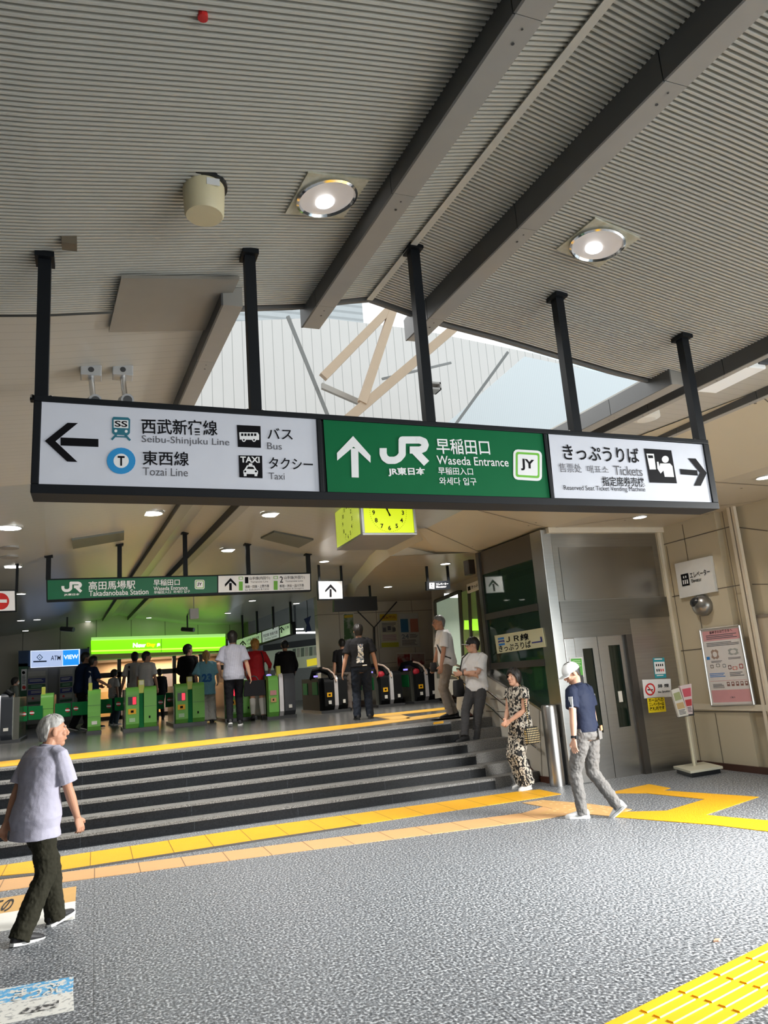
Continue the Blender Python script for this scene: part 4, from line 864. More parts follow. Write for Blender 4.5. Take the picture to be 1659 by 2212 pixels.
# ------------------------------------------------------------------ stair side wall, rails, bollard
XS = 5.86; PS = pX(XS); m = MB()
wallp = [(988, 1447), (1040, 1449), (1057, 1462), (1115, 1498), (1172, 1536), (1190, 1550), (1198, 1692), (1165, 1692), (1117, 1640), (1042, 1575), (1004, 1537), (986, 1532)]
pan = mat('side wall panel', (.60, .57, .50), .4, var=.04, vs=2)
m.prism([hit(x, y, PS) for x, y in wallp], (.16, 0, 0), pan)
for a, b in (((1060, 1510), (1120, 1512)), ((1100, 1490), (1112, 1634)), ((1165, 1535), (1172, 1690)), ((1050, 1536), (1112, 1538))): line3(m, hit(*a, PS), hit(*b, PS), .010, n=(-1, 0, 0))
struct(m.build('wall_stair'))
m = MB(); bb = [(1004, 1528), (1042, 1562), (1117, 1626), (1165, 1676), (1190, 1678), (1198, 1694), (1165, 1694), (1117, 1642), (1042, 1577), (1004, 1539)]
m.prism([hit(x, y, PS)+V((-.02, 0, 0)) for x, y in bb], (.03, 0, 0), mat('red-brown skirting', (.085, .03, .018), .4)); struct(m.build('baseboard_stair'))
m = MB(); top = [(988, 1446), (1040, 1448), (1057, 1461), (1115, 1497), (1172, 1535), (1190, 1549)]; tp = [hit(x, y, PS) for x, y in top]
for a, b in zip(tp, tp[1:]): m.prism([a+V((-.02, 0, -.01)), a+V((.18, 0, -.01)), a+V((.18, 0, .025)), a+V((-.02, 0, .025))], b-a, steel)
struct(m.build('trim_stair_cap'))
m = MB(); gb = [(1052, 1438), (1075, 1447), (1095, 1460), (1112, 1478), (1120, 1500), (1090, 1482), (1057, 1462)]
m.prism([hit(x, y, pX(XS+.1)) for x, y in gb], (.02, 0, 0), mat('smoky glass', (.16, .17, .15), .05, trans=.5)); tag(m.build('glass_guard'), 'curved smoky glass guard above the stair side wall', 'guard')
def rail(label, px, X, r=.02, mt=None, ends=()):
    t = thing('handrail', label, 'handrail', hit(*px[0], pX(X))); ps = [hit(x, y, pX(X)) for x, y in px]
    m = MB(); m.tube(ps, r, mt or chrome, 10); m.build('rail', t, smooth=True)
    for p in ends: a = hit(*p, pX(X)); m = MB(); m.tube([a, a+V((XS-X+.01, 0, -.05))], .011, chrome, 8); m.build('bracket', t, smooth=True)
rail('steel handrail sloping down the stair side wall, upper one', [(965, 1438), (985, 1436), (1000, 1443), (1018, 1462), (1053, 1492), (1115, 1541), (1165, 1580)], XS-.09, ends=((1010, 1452), (1060, 1498), (1113, 1539)))
rail('steel handrail sloping down the stair side wall, lower one', [(972, 1455), (990, 1462), (1005, 1477), (1022, 1490), (1050, 1520), (1112, 1575), (1160, 1615)], XS-.09, ends=((1000, 1470), (1055, 1525), (1110, 1573)))
c = hit(1205, 1697, pZ(0)); tz = .95
zz = hit(1193, 1521, pY(c.y)).z
m = MB(); bst = mat('bollard steel', (.52, .51, .50), .3, 1, var=.1, vs=5); m.rev((c.x, c.y, 0), [(.104, 0), (.104, zz-.03), (.094, zz-.008), (.06, zz), (.001, zz+.002)], bst, 32)
tag(m.build('bollard', smooth=True), 'thick brushed steel bollard post at the foot of the stair wall', 'bollard')
m = MB(); m.box((c.x+.1, c.y-.02, 0), (xl0+.05, YE+.4, .62), black); struct(m.build('trim_shaft_base'))
# ticket counter windows on the right behind the stairs
XT = 7.6; PT = pX(XT); m = MB()
t = thing('ticket_counter', 'lit ticket counter windows behind the stair head', 'counter', hit(990, 1460, PT)+V((0, 0, -.3)))
w0 = [(941, 1299), (991, 1279), (1003, 1460), (948, 1460)]; w1 = [(997, 1279), (1030, 1268), (1046, 1440), (1005, 1450)]
cw = mat('counter glass', (.30, .36, .31), .08, emit=.28, ecol=(.55, .70, .52)); cw2 = mat('counter green glass', (.12, .16, .05), .08, emit=.10, ecol=(.3, .42, .12))
m = MB(); m.prism([hit(x, y, PT) for x, y in w0], (.05, 0, 0), cw); m.build('window', t)
m = MB(); m.prism([hit(x, y, PT) for x, y in w1], (.05, 0, 0), cw2); m.build('window', t)
m = MB()
for px in ((1003, 1340, 1016, 1360), (1020, 1337, 1038, 1362)): rect(m, PT, *px, mat('reflected lime light', (.35, .75, .05), .2, emit=.8, ecol=(.45, 1, .05)), .004)  # glowing patches painted as lime reflections on the counter glass
m.build('lime_reflection', t)
m = MB(); rect(m, PT, 960, 1291, 990, 1282, mat('tube light', (1, 1, 1), .3, emit=2.5), .006); m.build('strip_light', t)
m = MB(); fr2 = mat('counter frame', (.07, .075, .06), .4)
for a, b in (((941, 1299), (991, 1279)), ((993, 1275), (1004, 1462)), ((941, 1299), (948, 1465)), ((1031, 1266), (1046, 1440)), ((1014, 1270), (1022, 1440))): m.tube([hit(*a, PT), hit(*b, PT)], .05, fr2, 6)
m.build('frame', t)
m = MB(); m.prism([hit(x, y, PT)+V((.06, 0, 0)) for x, y in ((925, 1215), (1060, 1200), (1062, 1480), (935, 1510))], (.2, 0, 0), mat('counter surround', (.40, .37, .31), .5)); m.build('surround', t)
q = [(1008, 1263), (1034, 1253), (1036, 1272), (1010, 1282)]; f = Qm(q); PT2 = pX(XT-.3)
notice('hanging_sign', 'little white sign above the ticket counter windows', PT2, q, lambda m: (fill(m, PT2, f, .08, .3, .3, .75, ink), txt(m, PT2, 'きっぷ', f(.38, .5), f(.9, .48), 7, ink, .02, .006)), white, 'sign', .003, .05)
t = [o for o in bpy.data.objects if o.get('label', '').startswith('little white sign above the ticket')][0]; c = hit(1022, 1262, PT2); m = MB(); m.box(c+V((0, -.01, 0)), c+V((.45, .01, .03)), dark); m.build('bracket', t)
c = hit(1014, 1226, pX(6.15)); m = MB(); m.box(c+V((-.06, -.1, -.13)), c+V((.06, .1, .13)), mat('speaker box', (.06, .05, .045), .5)); m.disc(c+V((-.062, 0, -.03)), .05, (-1, 0, 0), dark); tag(m.build('wall_speaker', bevel=.008), 'dark speaker box at the top corner of the glass shaft', 'speaker')

# ------------------------------------------------------------------ brochure stand by the lift
b0 = [hit(x, y, pZ(.06)) for x, y in ((1455, 1660), (1492, 1671), (1562, 1660), (1520, 1650))]
t = thing('brochure_stand', 'brochure stand with a cream pole and flat base against the right wall', 'stand', sum(b0, V())/4-V((0, 0, .06)))
m = MB(); m.prism(b0, (0, 0, .03), mat('cream base', (.62, .60, .48), .4)); m.prism([p+V((0, 0, -.06)) for p in [b0[0].lerp(b0[2], .06), b0[1].lerp(b0[3], .06), b0[2].lerp(b0[0], .06), b0[3].lerp(b0[1], .06)]], (0, 0, .06), black); m.build('base', t)
cb = hit(1500, 1654, pZ(.09)); ct = hit(1480, 1490, pY(cb.y)); ct.x = cb.x
m = MB(); m.tube([cb, V((cb.x, cb.y, 1.05))], .02, mat('cream pole', (.66, .62, .46), .35)); m.build('pole', t, smooth=True)
PB = pY(cb.y-.06); m = MB(); m.prism([hit(x, y, pY(cb.y-.02)) for x, y in ((1452, 1490), (1492, 1484), (1500, 1545), (1466, 1550))], (0, .03, 0), dark); m.build('rack', t)
for nm, q, lab, cols in (('brochure', [(1450, 1492), (1466, 1486), (1487, 1545), (1466, 1549)], 'white brochure leaning in the brochure stand', ((.72, .70, .64), (.35, .40, .2), (.55, .4, .2))), ('brochure', [(1468, 1482), (1493, 1477), (1496, 1542), (1486, 1543)], 'pink and red brochure leaning in the brochure stand', ((.72, .60, .60), (.60, .10, .14), (.5, .05, .06)))):
    f = Qm(q)
    def art(m, f=f, cols=cols):
        fill(m, PB, f, .1, .12, .9, .4, pk('cover %s' % str(cols[1]), cols[1]), .008); fill(m, PB, f, .1, .5, .9, .72, pk('cover %s' % str(cols[2]), cols[2]), .008); lines(m, PB, f, .15, .9, .76, .95, 4, grey_ink, .008)
    notice(nm, lab, PB, q, art, pk('cover %s' % str(cols[0]), cols[0]), 'brochure', .005, .03)

# ------------------------------------------------------------------ back wall boards and posters
PW = pY(YB-.004)
q = [(817, 1325), (903, 1323), (908, 1398), (822, 1401)]; f = Qm(q); pw = pk('board paper', (.52, .52, .46)); by = pk('board yellow', (.60, .46, .04))
def art(m):
    o = .03
    def F(u0, v0, u1, v1, c, n, o=.036): fill(m, PW, f, u0, v0, u1, v1, pk(n, c), o)
    F(.02, .03, .45, .97, (.55, .54, .44), 'board cream', .03); F(.02, .03, .45, .22, (.62, .44, .03), 'board amber'); F(.02, .84, .45, .97, (.45, .45, .03), 'board olive'); F(.50, .03, .98, .97, (.55, .56, .54), 'board pale', .03)
    F(.53, .18, .72, .56, (.04, .16, .32), 'board blue'); F(.77, .18, .97, .56, (.50, .20, .14), 'board rust')
    txt(m, PW, '運賃案内', f(.07, .12), f(.41, .12), 7, pk('board brown', (.3, .12, .02)), .02, .042)
    lines(m, PW, f, .06, .42, .28, .56, 7, grey_ink, .036); lines(m, PW, f, .06, .42, .62, .8, 4, pk('board mauve', (.35, .2, .28)), .032, .05); txt(m, PW, '24', f(.54, .68), f(.72, .68), 10, pk('board slate', (.2, .24, .3)), .03, .032)
    lines(m, PW, f, .54, .95, .78, .95, 5, grey_ink, .032); lines(m, PW, f, .74, .95, .62, .74, 4, grey_ink, .032)
    for u, v in ((.08, .42), (.2, .38), (.32, .42)): fill(m, PW, f, u, v, u+.08, v+.1, grey_ink, .0325)
notice('notice_board', 'wide yellow and white notice board on the back wall', PW, q, art, pw, 'board', .028, .03)
q = [(741, 1326), (764, 1324), (766, 1382), (742, 1386)]; f = Qm(q)
notice('poster', 'tall green poster on the back wall behind the black shirted man', PW, q, lambda m: (fill(m, PW, f, .05, .02, .95, .98, ramp_mat('green print', [(.4, (.30, .36, .28)), (.55, (.06, .14, .05))], 6), .006), fill(m, PW, f, .1, .06, .9, .16, pk('board amber', (.5, .4, .05)), .008)), offwhite, 'poster')
q = [(856, 1410), (918, 1410), (920, 1460), (858, 1462)]; f = Qm(q)
notice('poster', 'red poster low on the back wall behind the last gate', PW, q, lambda m: (fill(m, PW, f, .03, .05, .47, .95, ramp_mat('red print', [(.45, (.35, .02, .02)), (.6, (.5, .35, .3))], 5), .006), fill(m, PW, f, .52, .05, .97, .95, ramp_mat('pink print', [(.4, (.30, .05, .05)), (.55, (.50, .36, .30))], 6), .006)), offwhite, 'poster')
q = [(1200, 0), (0, 0), (0, 0), (0, 0)]
a = hit(805, 1352, PW); m = MB(); m.tube([hit(757, 1305, pY(YB-.05)), hit(808, 1356, pY(YB-.05)), hit(857, 1300, pY(YB-.05))], .02, dark, 6); m.tube([hit(808, 1355, pY(YB-.05)), hit(812, 1500, pY(YB-.05))], .03, dark, 6); tag(m.build('conduit_bracket'), 'thin dark conduit forking in a Y on the back wall', 'conduit')

# ------------------------------------------------------------------ the passage and shop behind the gates
shop = thing('shop_front', 'convenience shop with a glowing lime green fascia beyond the gates', 'shop', hit(340, 1546, pZ(P_UP)))
YSF = 25.8; PF = pY(YSF); lg = mat('lime fascia glow', (.30, .85, .02), .4, emit=.85, ecol=(.30, 1.0, .005)); lg2 = mat('lime fascia stripe', (.5, .9, .1), .4, emit=1.3, ecol=(.62, 1, .10)); lgd = mat('lime fascia pale', (.45, .8, .25), .4, emit=.7, ecol=(.5, 1, .25))
m = MB(); m.prism([hit(x, y, PF) for x, y in ((196, 1384), (487, 1376), (487, 1404), (197, 1412))], (0, .4, 0), lg); m.build('fascia', shop)
m = MB(); m.prism([hit(x, y, pY(YSF-.2)) for x, y in ((197, 1377), (487, 1369), (487, 1375), (197, 1382))], (0, .5, 0), lgd); m.build('upper_fascia', shop)
m = MB(); flat(m, PF, [(197, 1405), (487, 1397), (487, 1400), (197, 1408)], lg2, .006); flat(m, PF, [(348, 1380), (349, 1380), (349, 1408), (348, 1408)], dark, .006); m.build('stripe', shop)
m = MB(); txt(m, PF, 'New', (287, 1394), (315, 1393.5), 10, mat('glow white', (1, 1, 1), .4, emit=1.2), .06, .01); txt(m, PF, 'Day', (317, 1394), (336, 1393.5), 10, mat('glow yellow', (1, .85, 0), .4, emit=1.2), .06, .01); txt(m, PF, 's', (339, 1394), (346, 1393.5), 9, mat('glow white'), .06, .01); m.build('lettering', shop)
a, b = hit(196, 1410, PF), hit(490, 1404, PF); zsh = 2.75
m = MB(); wm = mat('shop warm wall', (.62, .42, .24), .6); m.box((a.x-.3, YSF+2.4, P_UP), (b.x, YSF+2.5, 3.2), wm)
for i in range(9): m.box((a.x+.3+.42*i, YSF+2.2, P_UP), (a.x+.62+.42*i, YSF+2.39, P_UP+.9+.5*((i*7) % 3)/2), pk('goods %d' % (i % 4), [(.5, .3, .1), (.12, .10, .10), (.45, .40, .32), (.25, .1, .06)][i % 4]))
m.build('interior', shop)
m = MB(); dk = mat('shop frame', (.02, .016, .015), .4)
for i in range(6): x = a.x+(b.x-a.x)*(i/5); m.box((x-.06, YSF+.1, P_UP), (x+.06, YSF+.2, zsh), dk)
m.box((a.x, YSF+.1, 2.18), (b.x, YSF+.2, 2.34), dk); m.box((a.x, YSF+.1, P_UP), (b.x, YSF+.2, P_UP+.12), dk); m.build('frame', shop)
l = bpy.data.lights.new('shop_light', 'AREA'); l.shape = 'RECTANGLE'; l.size = 3.2; l.size_y = 1.6; l.energy = 230; l.color = (1, .80, .58); o = bpy.data.objects.new('shop_light', l); COL.objects.link(o); o.location = ((a.x+b.x)/2, YSF+1.3, 2.7)
m = MB(); m.box((a.x-.05, YSF+.2, zsh), (b.x, YSF+2.5, zsh+.03), offwhite); m.box((a.x-.1, YSF+.1, P_UP), (a.x-.04, YSF+2.5, 3.2), dk); m.box((b.x, YSF+.1, P_UP), (b.x+.06, YSF+2.5, 3.2), dk); m.build('side_wall', shop)
# cash machine booth
YA = 24.9; PA = pY(YA); booth = thing('atm_booth', 'cash machine booth with a glowing blue and white sign', 'booth', hit(115, 1570, pZ(P_UP)))
nv = mat('booth navy', (.012, .05, .13), .45); bg = mat('booth green', (.01, .10, .045), .45)
m = MB(); m.prism([hit(x, y, pY(YA+.01)) for x, y in ((40, 1406), (193, 1401), (193, 1436), (40, 1440))], (0, .6, 0), nv); m.build('top_band', booth)
m = MB(); m.prism([hit(x, y, pY(YA+.01)) for x, y in ((40, 1434), (60, 1433), (58, 1578), (46, 1578))], (0, .6, 0), bg); m.build('side_pillar', booth)
lb = mat('booth sign pale', (.50, .62, .90), .4, emit=.75, ecol=(.55, .68, 1)); lb2 = mat('booth sign blue', (.02, .30, .85), .4, emit=.9, ecol=(.02, .33, 1))
m = MB(); flat(m, PA, [(66, 1406), (173, 1402), (172, 1438), (66, 1443)], mat('booth sign edge', (.8, .85, 1), .4, emit=1.1), .03); flat(m, PA, [(67, 1407), (136, 1405), (135, 1439), (67, 1442)], lb, .036); flat(m, PA, [(136, 1405), (170, 1403.5), (171, 1436), (136, 1438)], lb2, .036); m.build('lit_sign', booth)
m = MB(); txt(m, PA, 'ATM', (110, 1421.5), (131, 1421), 10, pk('booth ink', (.03, .08, .2)), .01, .042); txt(m, PA, 'VIEW', (138, 1420), (169, 1418), 9, mat('glow white'), .02, .042); txt(m, PA, 'JAPAN POST BANK', (71, 1431), (101, 1429), 4, pk('booth ink', (.03, .08, .2)), .01, .042) if False else None
c = (86, 1420); flat(m, PA, [(c[0]-7, c[1]), (c[0], c[1]-7), (c[0]+7, c[1]), (c[0], c[1]+7)], teal, .042); flat(m, PA, [(c[0]-5, c[1]), (c[0], c[1]-5), (c[0]+5, c[1]), (c[0], c[1]+5)], lb, .046); circ(m, PA, *c, 1.2, teal, .05); lines(m, PA, Qm([(72, 1428), (101, 1427), (101, 1432), (72, 1433)]), 0, 1, 0, 1, 1, pk('booth ink', (.03, .08, .2)), .042, 0, .6); m.build('lettering', booth)
grey = mat('machine grey', (.30, .30, .30), .4); m = MB(); m.prism([hit(x, y, pY(YA+.25)) for x, y in ((58, 1440), (193, 1436), (193, 1565), (58, 1573))], (0, .4, 0), mat('booth back', (.22, .22, .22), .5)); m.build('back_wall', booth)
for q, lab in (([(59, 1446), (103, 1444), (100, 1562), (57, 1566)], 'grey cash machine on the booth side by the green pillar'), ([(129, 1443), (160, 1441), (158, 1555), (127, 1560)], 'grey cash machine half hidden by the navy shirted man')):
    f = Qm(q); t = thing('cash_machine', lab, 'cash machine', hit(*q[3], PA), group='cash machines')
    m = MB(); m.prism([hit(x, y, pY(YA-.0)) for x, y in q], (0, .25, 0), grey); m.build('body', t)
    m = MB(); fill(m, PA, f, .05, .17, .9, .26, navy, .006); fill(m, PA, f, .05, .28, .9, .36, bg, .006); fill(m, PA, f, .05, .38, .9, .47, navy, .006); fill(m, PA, f, .05, .5, .9, .56, pk('machine pale', (.45, .44, .42)), .006); fill(m, PA, f, .05, .59, .9, .64, bg, .006); fill(m, PA, f, .05, .04, .9, .13, pk('machine pale', (.45, .44, .42)), .006)
    lines(m, PA, f, .12, .8, .19, .24, 2, offwhite, .009); lines(m, PA, f, .2, .85, .3, .35, 2, pk('machine mint', (.3, .5, .4)), .009); lines(m, PA, f, .2, .85, .4, .45, 2, offwhite, .009); circ(m, PA, *f(.3, .53), 2.5, red, .009); m.build('screen_panel', t)
notice('notice', 'narrow white and red notice on the booth pillar', PA, [(46, 1446), (58, 1445), (57, 1491), (46, 1492)], lambda m: (circ(m, PA, 51, 1453, 3.5, ink, .01), circ(m, PA, 52, 1485, 4, red, .01), lines(m, PA, Qm([(47, 1460), (57, 1459), (57, 1478), (47, 1479)]), .1, .9, 0, 1, 6, grey_ink, .01)), white)
# passage behind the diagonal sign
m = MB(); m.box((5.6, 29.6, P_UP), (13, 29.8, 5), mat('passage wall', (.20, .20, .18), .5)); m.box((4.9, 25.6, P_UP), (5.1, 30, 5), mat('passage wall')); struct(m.build('wall_passage'))
YQ = 27.5; t = thing('advert_board', 'row of pale adverts on the far passage wall past the gates', 'advert', hit(640, 1449, pY(YQ)))
m = MB(); m.prism([hit(x, y, pY(YQ)) for x, y in ((568, 1403), (690, 1392), (690, 1440), (568, 1449))], (0, .05, 0), mat('poster row', (.42, .46, .36), .4, emit=.12, ecol=(.6, .7, .5))); m.build('panel', t)
m = MB()
for i in range(6): flat(m, pY(YQ), [(632+9*i, 1402-i), (639+9*i, 1401-i), (639+9*i, 1420-i), (632+9*i, 1421-i)], pk('row print %d' % (i % 2), [(.2, .25, .18), (.5, .5, .4)][i % 2]), .01)
m.build('printing', t)
m = MB(); m.prism([hit(x, y, pY(YQ-.5)) for x, y in ((568, 1394), (690, 1378), (690, 1392), (568, 1407))], (0, .4, 0), mat('dark soffit beam', (.03, .03, .03), .5)); struct(m.build('trim_passage'))
tb = mat('tube light')
for px, lab in ((((632, 1365), (688, 1364), (688, 1368), (632, 1369)), 'long bright tube light in the far passage'), (((634, 1358), (656, 1357), (656, 1360), (634, 1361)), 'short bright tube light above the long one in the passage')):
    m = MB(); m.prism([hit(x, y, pY(YQ+.3)) for x, y in px], (0, .05, 0), tb); c = hit(*px[0], pY(YQ+.3)); m.box(c+V((.1, .02, 0)), V((c.x+.13, c.y+.05, 4.5)), dark); tag(m.build('tube_light'), lab, 'lamp')
m = MB(); m.prism([hit(x, y, pY(YQ-.6)) for x, y in ((663, 1425), (684, 1421), (686, 1436), (664, 1440))], (0, .05, 0), mat('yellow lit sign', (.8, .65, .03), .4, emit=.6)); tag(m.build('lit_sign'), 'small glowing yellow sign far in the passage', 'sign')
m = MB(); m.prism([hit(x, y, pY(22.5)) for x, y in ((657, 1337), (672, 1330), (668, 1345), (673, 1362), (660, 1366), (663, 1350))], (0, .05, 0), mat('navy banner', (.015, .03, .10), .6)); c = hit(665, 1334, pY(22.5)); m.box(c+V((-.01, 0, 0)), V((c.x+.01, c.y+.02, 4.47)), dark); tag(m.build('banner'), 'dark blue pointed banner hanging in the passage mouth', 'banner')
# dangling white box and its rod, small ceiling cameras
c = hit(419, 1326, pY(18)); m = MB(); m.box(c+V((-.10, -.08, -.12)), c+V((.10, .08, .12)), white); t = tag(m.build('hanging_box'), 'small white box dangling on a thin rod under the far roof', 'box'); m = MB(); m.tube([c, V((c.x, c.y, roof_z(c.x-RIDGE(18))))], .012, offwhite, 6); m.build('rod', t)
for px, Y, lab in (((145, 1357), 23.5, 'dark camera on the far wall above the blue booth'), ((713, 1214), 16, 'white camera cluster under the far roof by the arrow sign'), ((405, 1358), 24, 'small dark camera above the lime fascia')):
    c = hit(*px, pY(Y)); zt_ = roof_z(c.x-RIDGE(Y)); t = thing('security_camera', lab, 'camera', c); cm = white if 'white' in lab else dark
    m = MB(); m.tube([V((c.x, c.y, max(zt_, c.z+.05))), c], .025, cm, 8); m.build('stem', t); m = MB(); m.tube([c+V((-.16, .1, 0)), c+V((.18, -.14, -.06))], .07, cm, 10); m.build('body', t, smooth=True)

# ------------------------------------------------------------------ ticket gates
gg1 = mat('gate green', (.17, .48, .08), .45, var=.03); gg2 = mat('gate dark green', (.004, .15, .04), .6, spec=.15); gsteel = mat('gate steel', (.30, .31, .27), .25, .85, var=.15, vs=3); gblk = mat('gate black', (.010, .011, .012), .6, spec=.15); gyel = mat('gate yellow-green', (.55, .58, .08), .4)
gl_red = mat('gate red display', (.8, .01, .03), .3, emit=1.0, ecol=(1, .02, .06)); gsilver = mat('gate white trim', (.72, .70, .72), .3, .3); gviol = mat('gate violet glow', (.2, .15, .8), .3, emit=1.2, ecol=(.35, .3, 1))
def cheek(m, x0, x1, y0, L, h, mt, top=.12, bot=.10):
    """a gate body seen from the side: upright front with a rounded top and a foot that curves in"""
    pr = []
    for i in range(7): t = PI/2*i/6; pr.append((y0+top-top*math.sin(t), h-top+top*math.cos(t)))
    pr += [(y0+.005, .5*h), (y0+.02, .16), (y0+bot, .06)]
    pr += [(y0+L, .06), (y0+L, h)]
    m.prism([(x0, y, z) for y, z in pr], (x1-x0, 0, 0), mt)
def gate(px, label, kind):
    c = hit(*px, pZ(P_UP)); t = thing('ticket_gate', label, 'ticket gate', c, group='row of ticket gates'); L = 1.75
    def B(m, n, **k): m.build(n, t, local=True, **k)
    if kind == 'single':
        m = MB(); cheek(m, -.13, .13, 0, .35, .94, gg1); B(m, 'front'); m = MB(); m.box((-.11, .3, .06), (.11, L, .9), gsteel); B(m, 'body')
        m = MB(); m.box((-.15, -.02, 0), (.15, L+.05, .07), dark); B(m, 'base'); m = MB(); m.box((-.12, .05, .9), (-.04, .14, 1.08), gyel); B(m, 'sensor_post', bevel=.01)
        m = MB(); m.box((-.128, -.003, .60), (.128, .004, .604), dark); m.box((-.128, -.003, .36), (.128, .004, .364), dark); B(m, 'joint'); m = MB(); m.box((-.05, .0, .2), (.06, .012, .27), offwhite); B(m, 'sticker')
    elif kind == 'double':
        for s, a, b in ((-1, -.30, -.04), (1, .06, .32)):
            m = MB(); cheek(m, a, b, 0, .35, .92, gg1); B(m, 'front')
        m = MB(); m.box((-.04, .05, .06), (.06, .3, .8), gg2); B(m, 'groove'); m = MB(); m.box((-.32, .3, .06), (.32, L, .88), gsteel); B(m, 'body')
        m = MB(); m.box((-.36, -.03, 0), (.36, L+.05, .07), dark); B(m, 'base'); m = MB(); m.box((-.05, .03, .78), (.07, .14, 1.06), gyel); m.box((-.04, .02, .95), (.06, .05, 1.05), pk('sensor pale', (.75, .75, .5))); B(m, 'sensor_post', bevel=.01)
        m = MB(); m.box((-.26, -.012, .55), (-.09, .02, .72), black); m.box((-.17, -.015, .56), (-.10, .0, .71), gl_red); B(m, 'display'); m = MB(); m.box((-.26, -.012, .36), (-.10, .02, .47), yellow); m.box((-.21, -.014, .39), (-.15, .0, .44), ink); B(m, 'sticker')
        m = MB(); m.box((.062, -.004, .5), (.318, .004, .504), dark); m.box((-.298, -.004, .74), (-.042, .004, .744), dark); B(m, 'joint'); m = MB(); m.box((-.24, .0, .2), (-.12, .015, .28), pk('gate mint', (.4, .6, .35))); m.box((.16, .0, .25), (.19, .015, .3), ink); B(m, 'label')
    elif kind == 'mixed':
        m = MB(); cheek(m, -.36, -.14, 0, .35, .94, gg1); B(m, 'front'); m = MB(); cheek(m, -.12, -.03, .0, .35, .98, gsilver); B(m, 'lit_edge'); m = MB(); cheek(m, .0, .24, .02, .35, .96, mat('gate slate', (.04, .045, .055), .3)); B(m, 'front')
        m = MB(); m.box((-.36, .25, .06), (.24, L, .86), gsteel); B(m, 'body'); m = MB(); m.box((-.39, .1, 0), (.27, L+.05, .07), dark); B(m, 'base'); m = MB(); m.box((-.15, .06, .9), (-.06, .16, 1.14), gyel); B(m, 'sensor_post', bevel=.01)
        m = MB(); m.box((-.33, -.012, .52), (-.19, .02, .62), pk('gate rose', (.55, .25, .25))); B(m, 'display'); m = MB(); m.box((-.32, -.012, .37), (-.2, .02, .46), mat('ochre band')); m.box((-.28, -.014, .4), (-.25, 0, .44), ink); B(m, 'sticker'); m = MB(); m.box((.08, .0, .22), (.15, .03, .29), offwhite); B(m, 'label')
        m = MB(); m.ell((-.30, .2, .95), (.06, .06, .03), gviol); B(m, 'reader')
    else:
        m = MB(); cheek(m, -.02, .20, 0, .35, .80, gblk); B(m, 'front'); m = MB(); cheek(m, .22, .31, .0, .3, .84, gsilver); B(m, 'lit_edge'); m = MB(); cheek(m, .33, .55, .04, .3, .84, gblk); B(m, 'front')
        m = MB(); m.box((-.10, .2, .06), (.50, L, .80), gsteel if kind != 'dim' else gblk); B(m, 'body'); m = MB(); m.box((-.112, .3, .42), (-.10, .75, .72), gg2); B(m, 'side_panel'); m = MB(); m.box((-.112, 1.2, .42), (-.10, 1.6, .70), gg2); B(m, 'side_panel')
        m = MB(); m.box((-.13, -.02, 0), (.57, L+.05, .06), dark); B(m, 'base'); m = MB(); m.tube([(-.06, .9, .8), (-.05, .7, .98), (.02, .35, 1.0), (.16, .12, .9), (.2, .05, .75)], .07, gblk, 8); B(m, 'reader_hood')
        m = MB(); m.tube([(.0, .16, 1.03), (.12, .1, .99), (.22, .03, .88), (.27, -.01, .7)], .025, mat('gate pink trim', (.72, .55, .45), .35), 6); B(m, 'arched_trim'); m = MB(); m.box((-.10, .45, .83), (-.04, .6, .87), gviol); B(m, 'reader')
        m = MB(); m.box((.03, -.012, .36), (.15, .01, .46), yellow); m.box((.065, -.014, .39), (.115, .0, .43), ink); B(m, 'sticker'); m = MB(); m.box((.06, -.012, .2), (.13, .01, .28), offwhite); m.box((.42, .02, .2), (.48, .05, .28), offwhite); B(m, 'label')
        if kind != 'dim': m = MB(); m.ell((.02, .05, .78), (.09, .06, .08), pk('reader red', (.5, .02, .04))); B(m, 'card_reader')
    return t
for px, lab, kd in (((13, 1606), 'dark slate ticket gate cut by the frame edge', 'edge'), ((100, 1592), 'slim green ticket gate behind the old man', 'single'), ((203, 1586), 'slim green ticket gate in front of the navy shirted man', 'single'), ((305, 1579), 'double green ticket gate with red display by the white shirted students', 'double'), ((411, 1568), 'double green ticket gate with red display by the number 23 jersey', 'double'), ((521, 1557), 'double green ticket gate behind the striped shirt man', 'double'), ((618, 1552), 'green and silver ticket gate right of the red shirt', 'mixed'), ((706, 1541), 'black ticket gate left of the black shirted man', 'dim'), ((828, 1528), 'black and silver ticket gate right of the black shirted man', 'end2'), ((905, 1520), 'olive steel ticket gate last in the row by the back wall', 'end')):
    if kd != 'edge': gate(px, lab, kd)
    else:
        c = hit(*px, pZ(P_UP)); t = thing('ticket_gate', lab, 'ticket gate', c, group='row of ticket gates')
        m = MB(); cheek(m, -.12, .10, 0, .4, .98, mat('gate slate', (.04, .045, .055), .3)); m.build('front', t, local=True); m = MB(); cheek(m, -.26, -.13, 0, .4, .95, mat('gate lit white', (.8, .8, .8), .3, emit=.5)); m.build('lit_edge', t, local=True); m = MB(); m.box((.1, .1, .06), (.22, 1.7, .9), gsteel); m.build('body', t, local=True); m = MB(); m.box((-.28, -.02, 0), (.26, 1.75, .06), dark); m.build('base', t, local=True)
        m = MB(); m.box((-.06, -.01, .24), (.03, .01, .3), offwhite); m.build('label', t, local=True); m = MB(); m.tube([(-.1, .3, .95), (.0, .1, 1.02), (.08, .02, .95)], .05, gblk, 8); m.build('reader_hood', t, local=True)
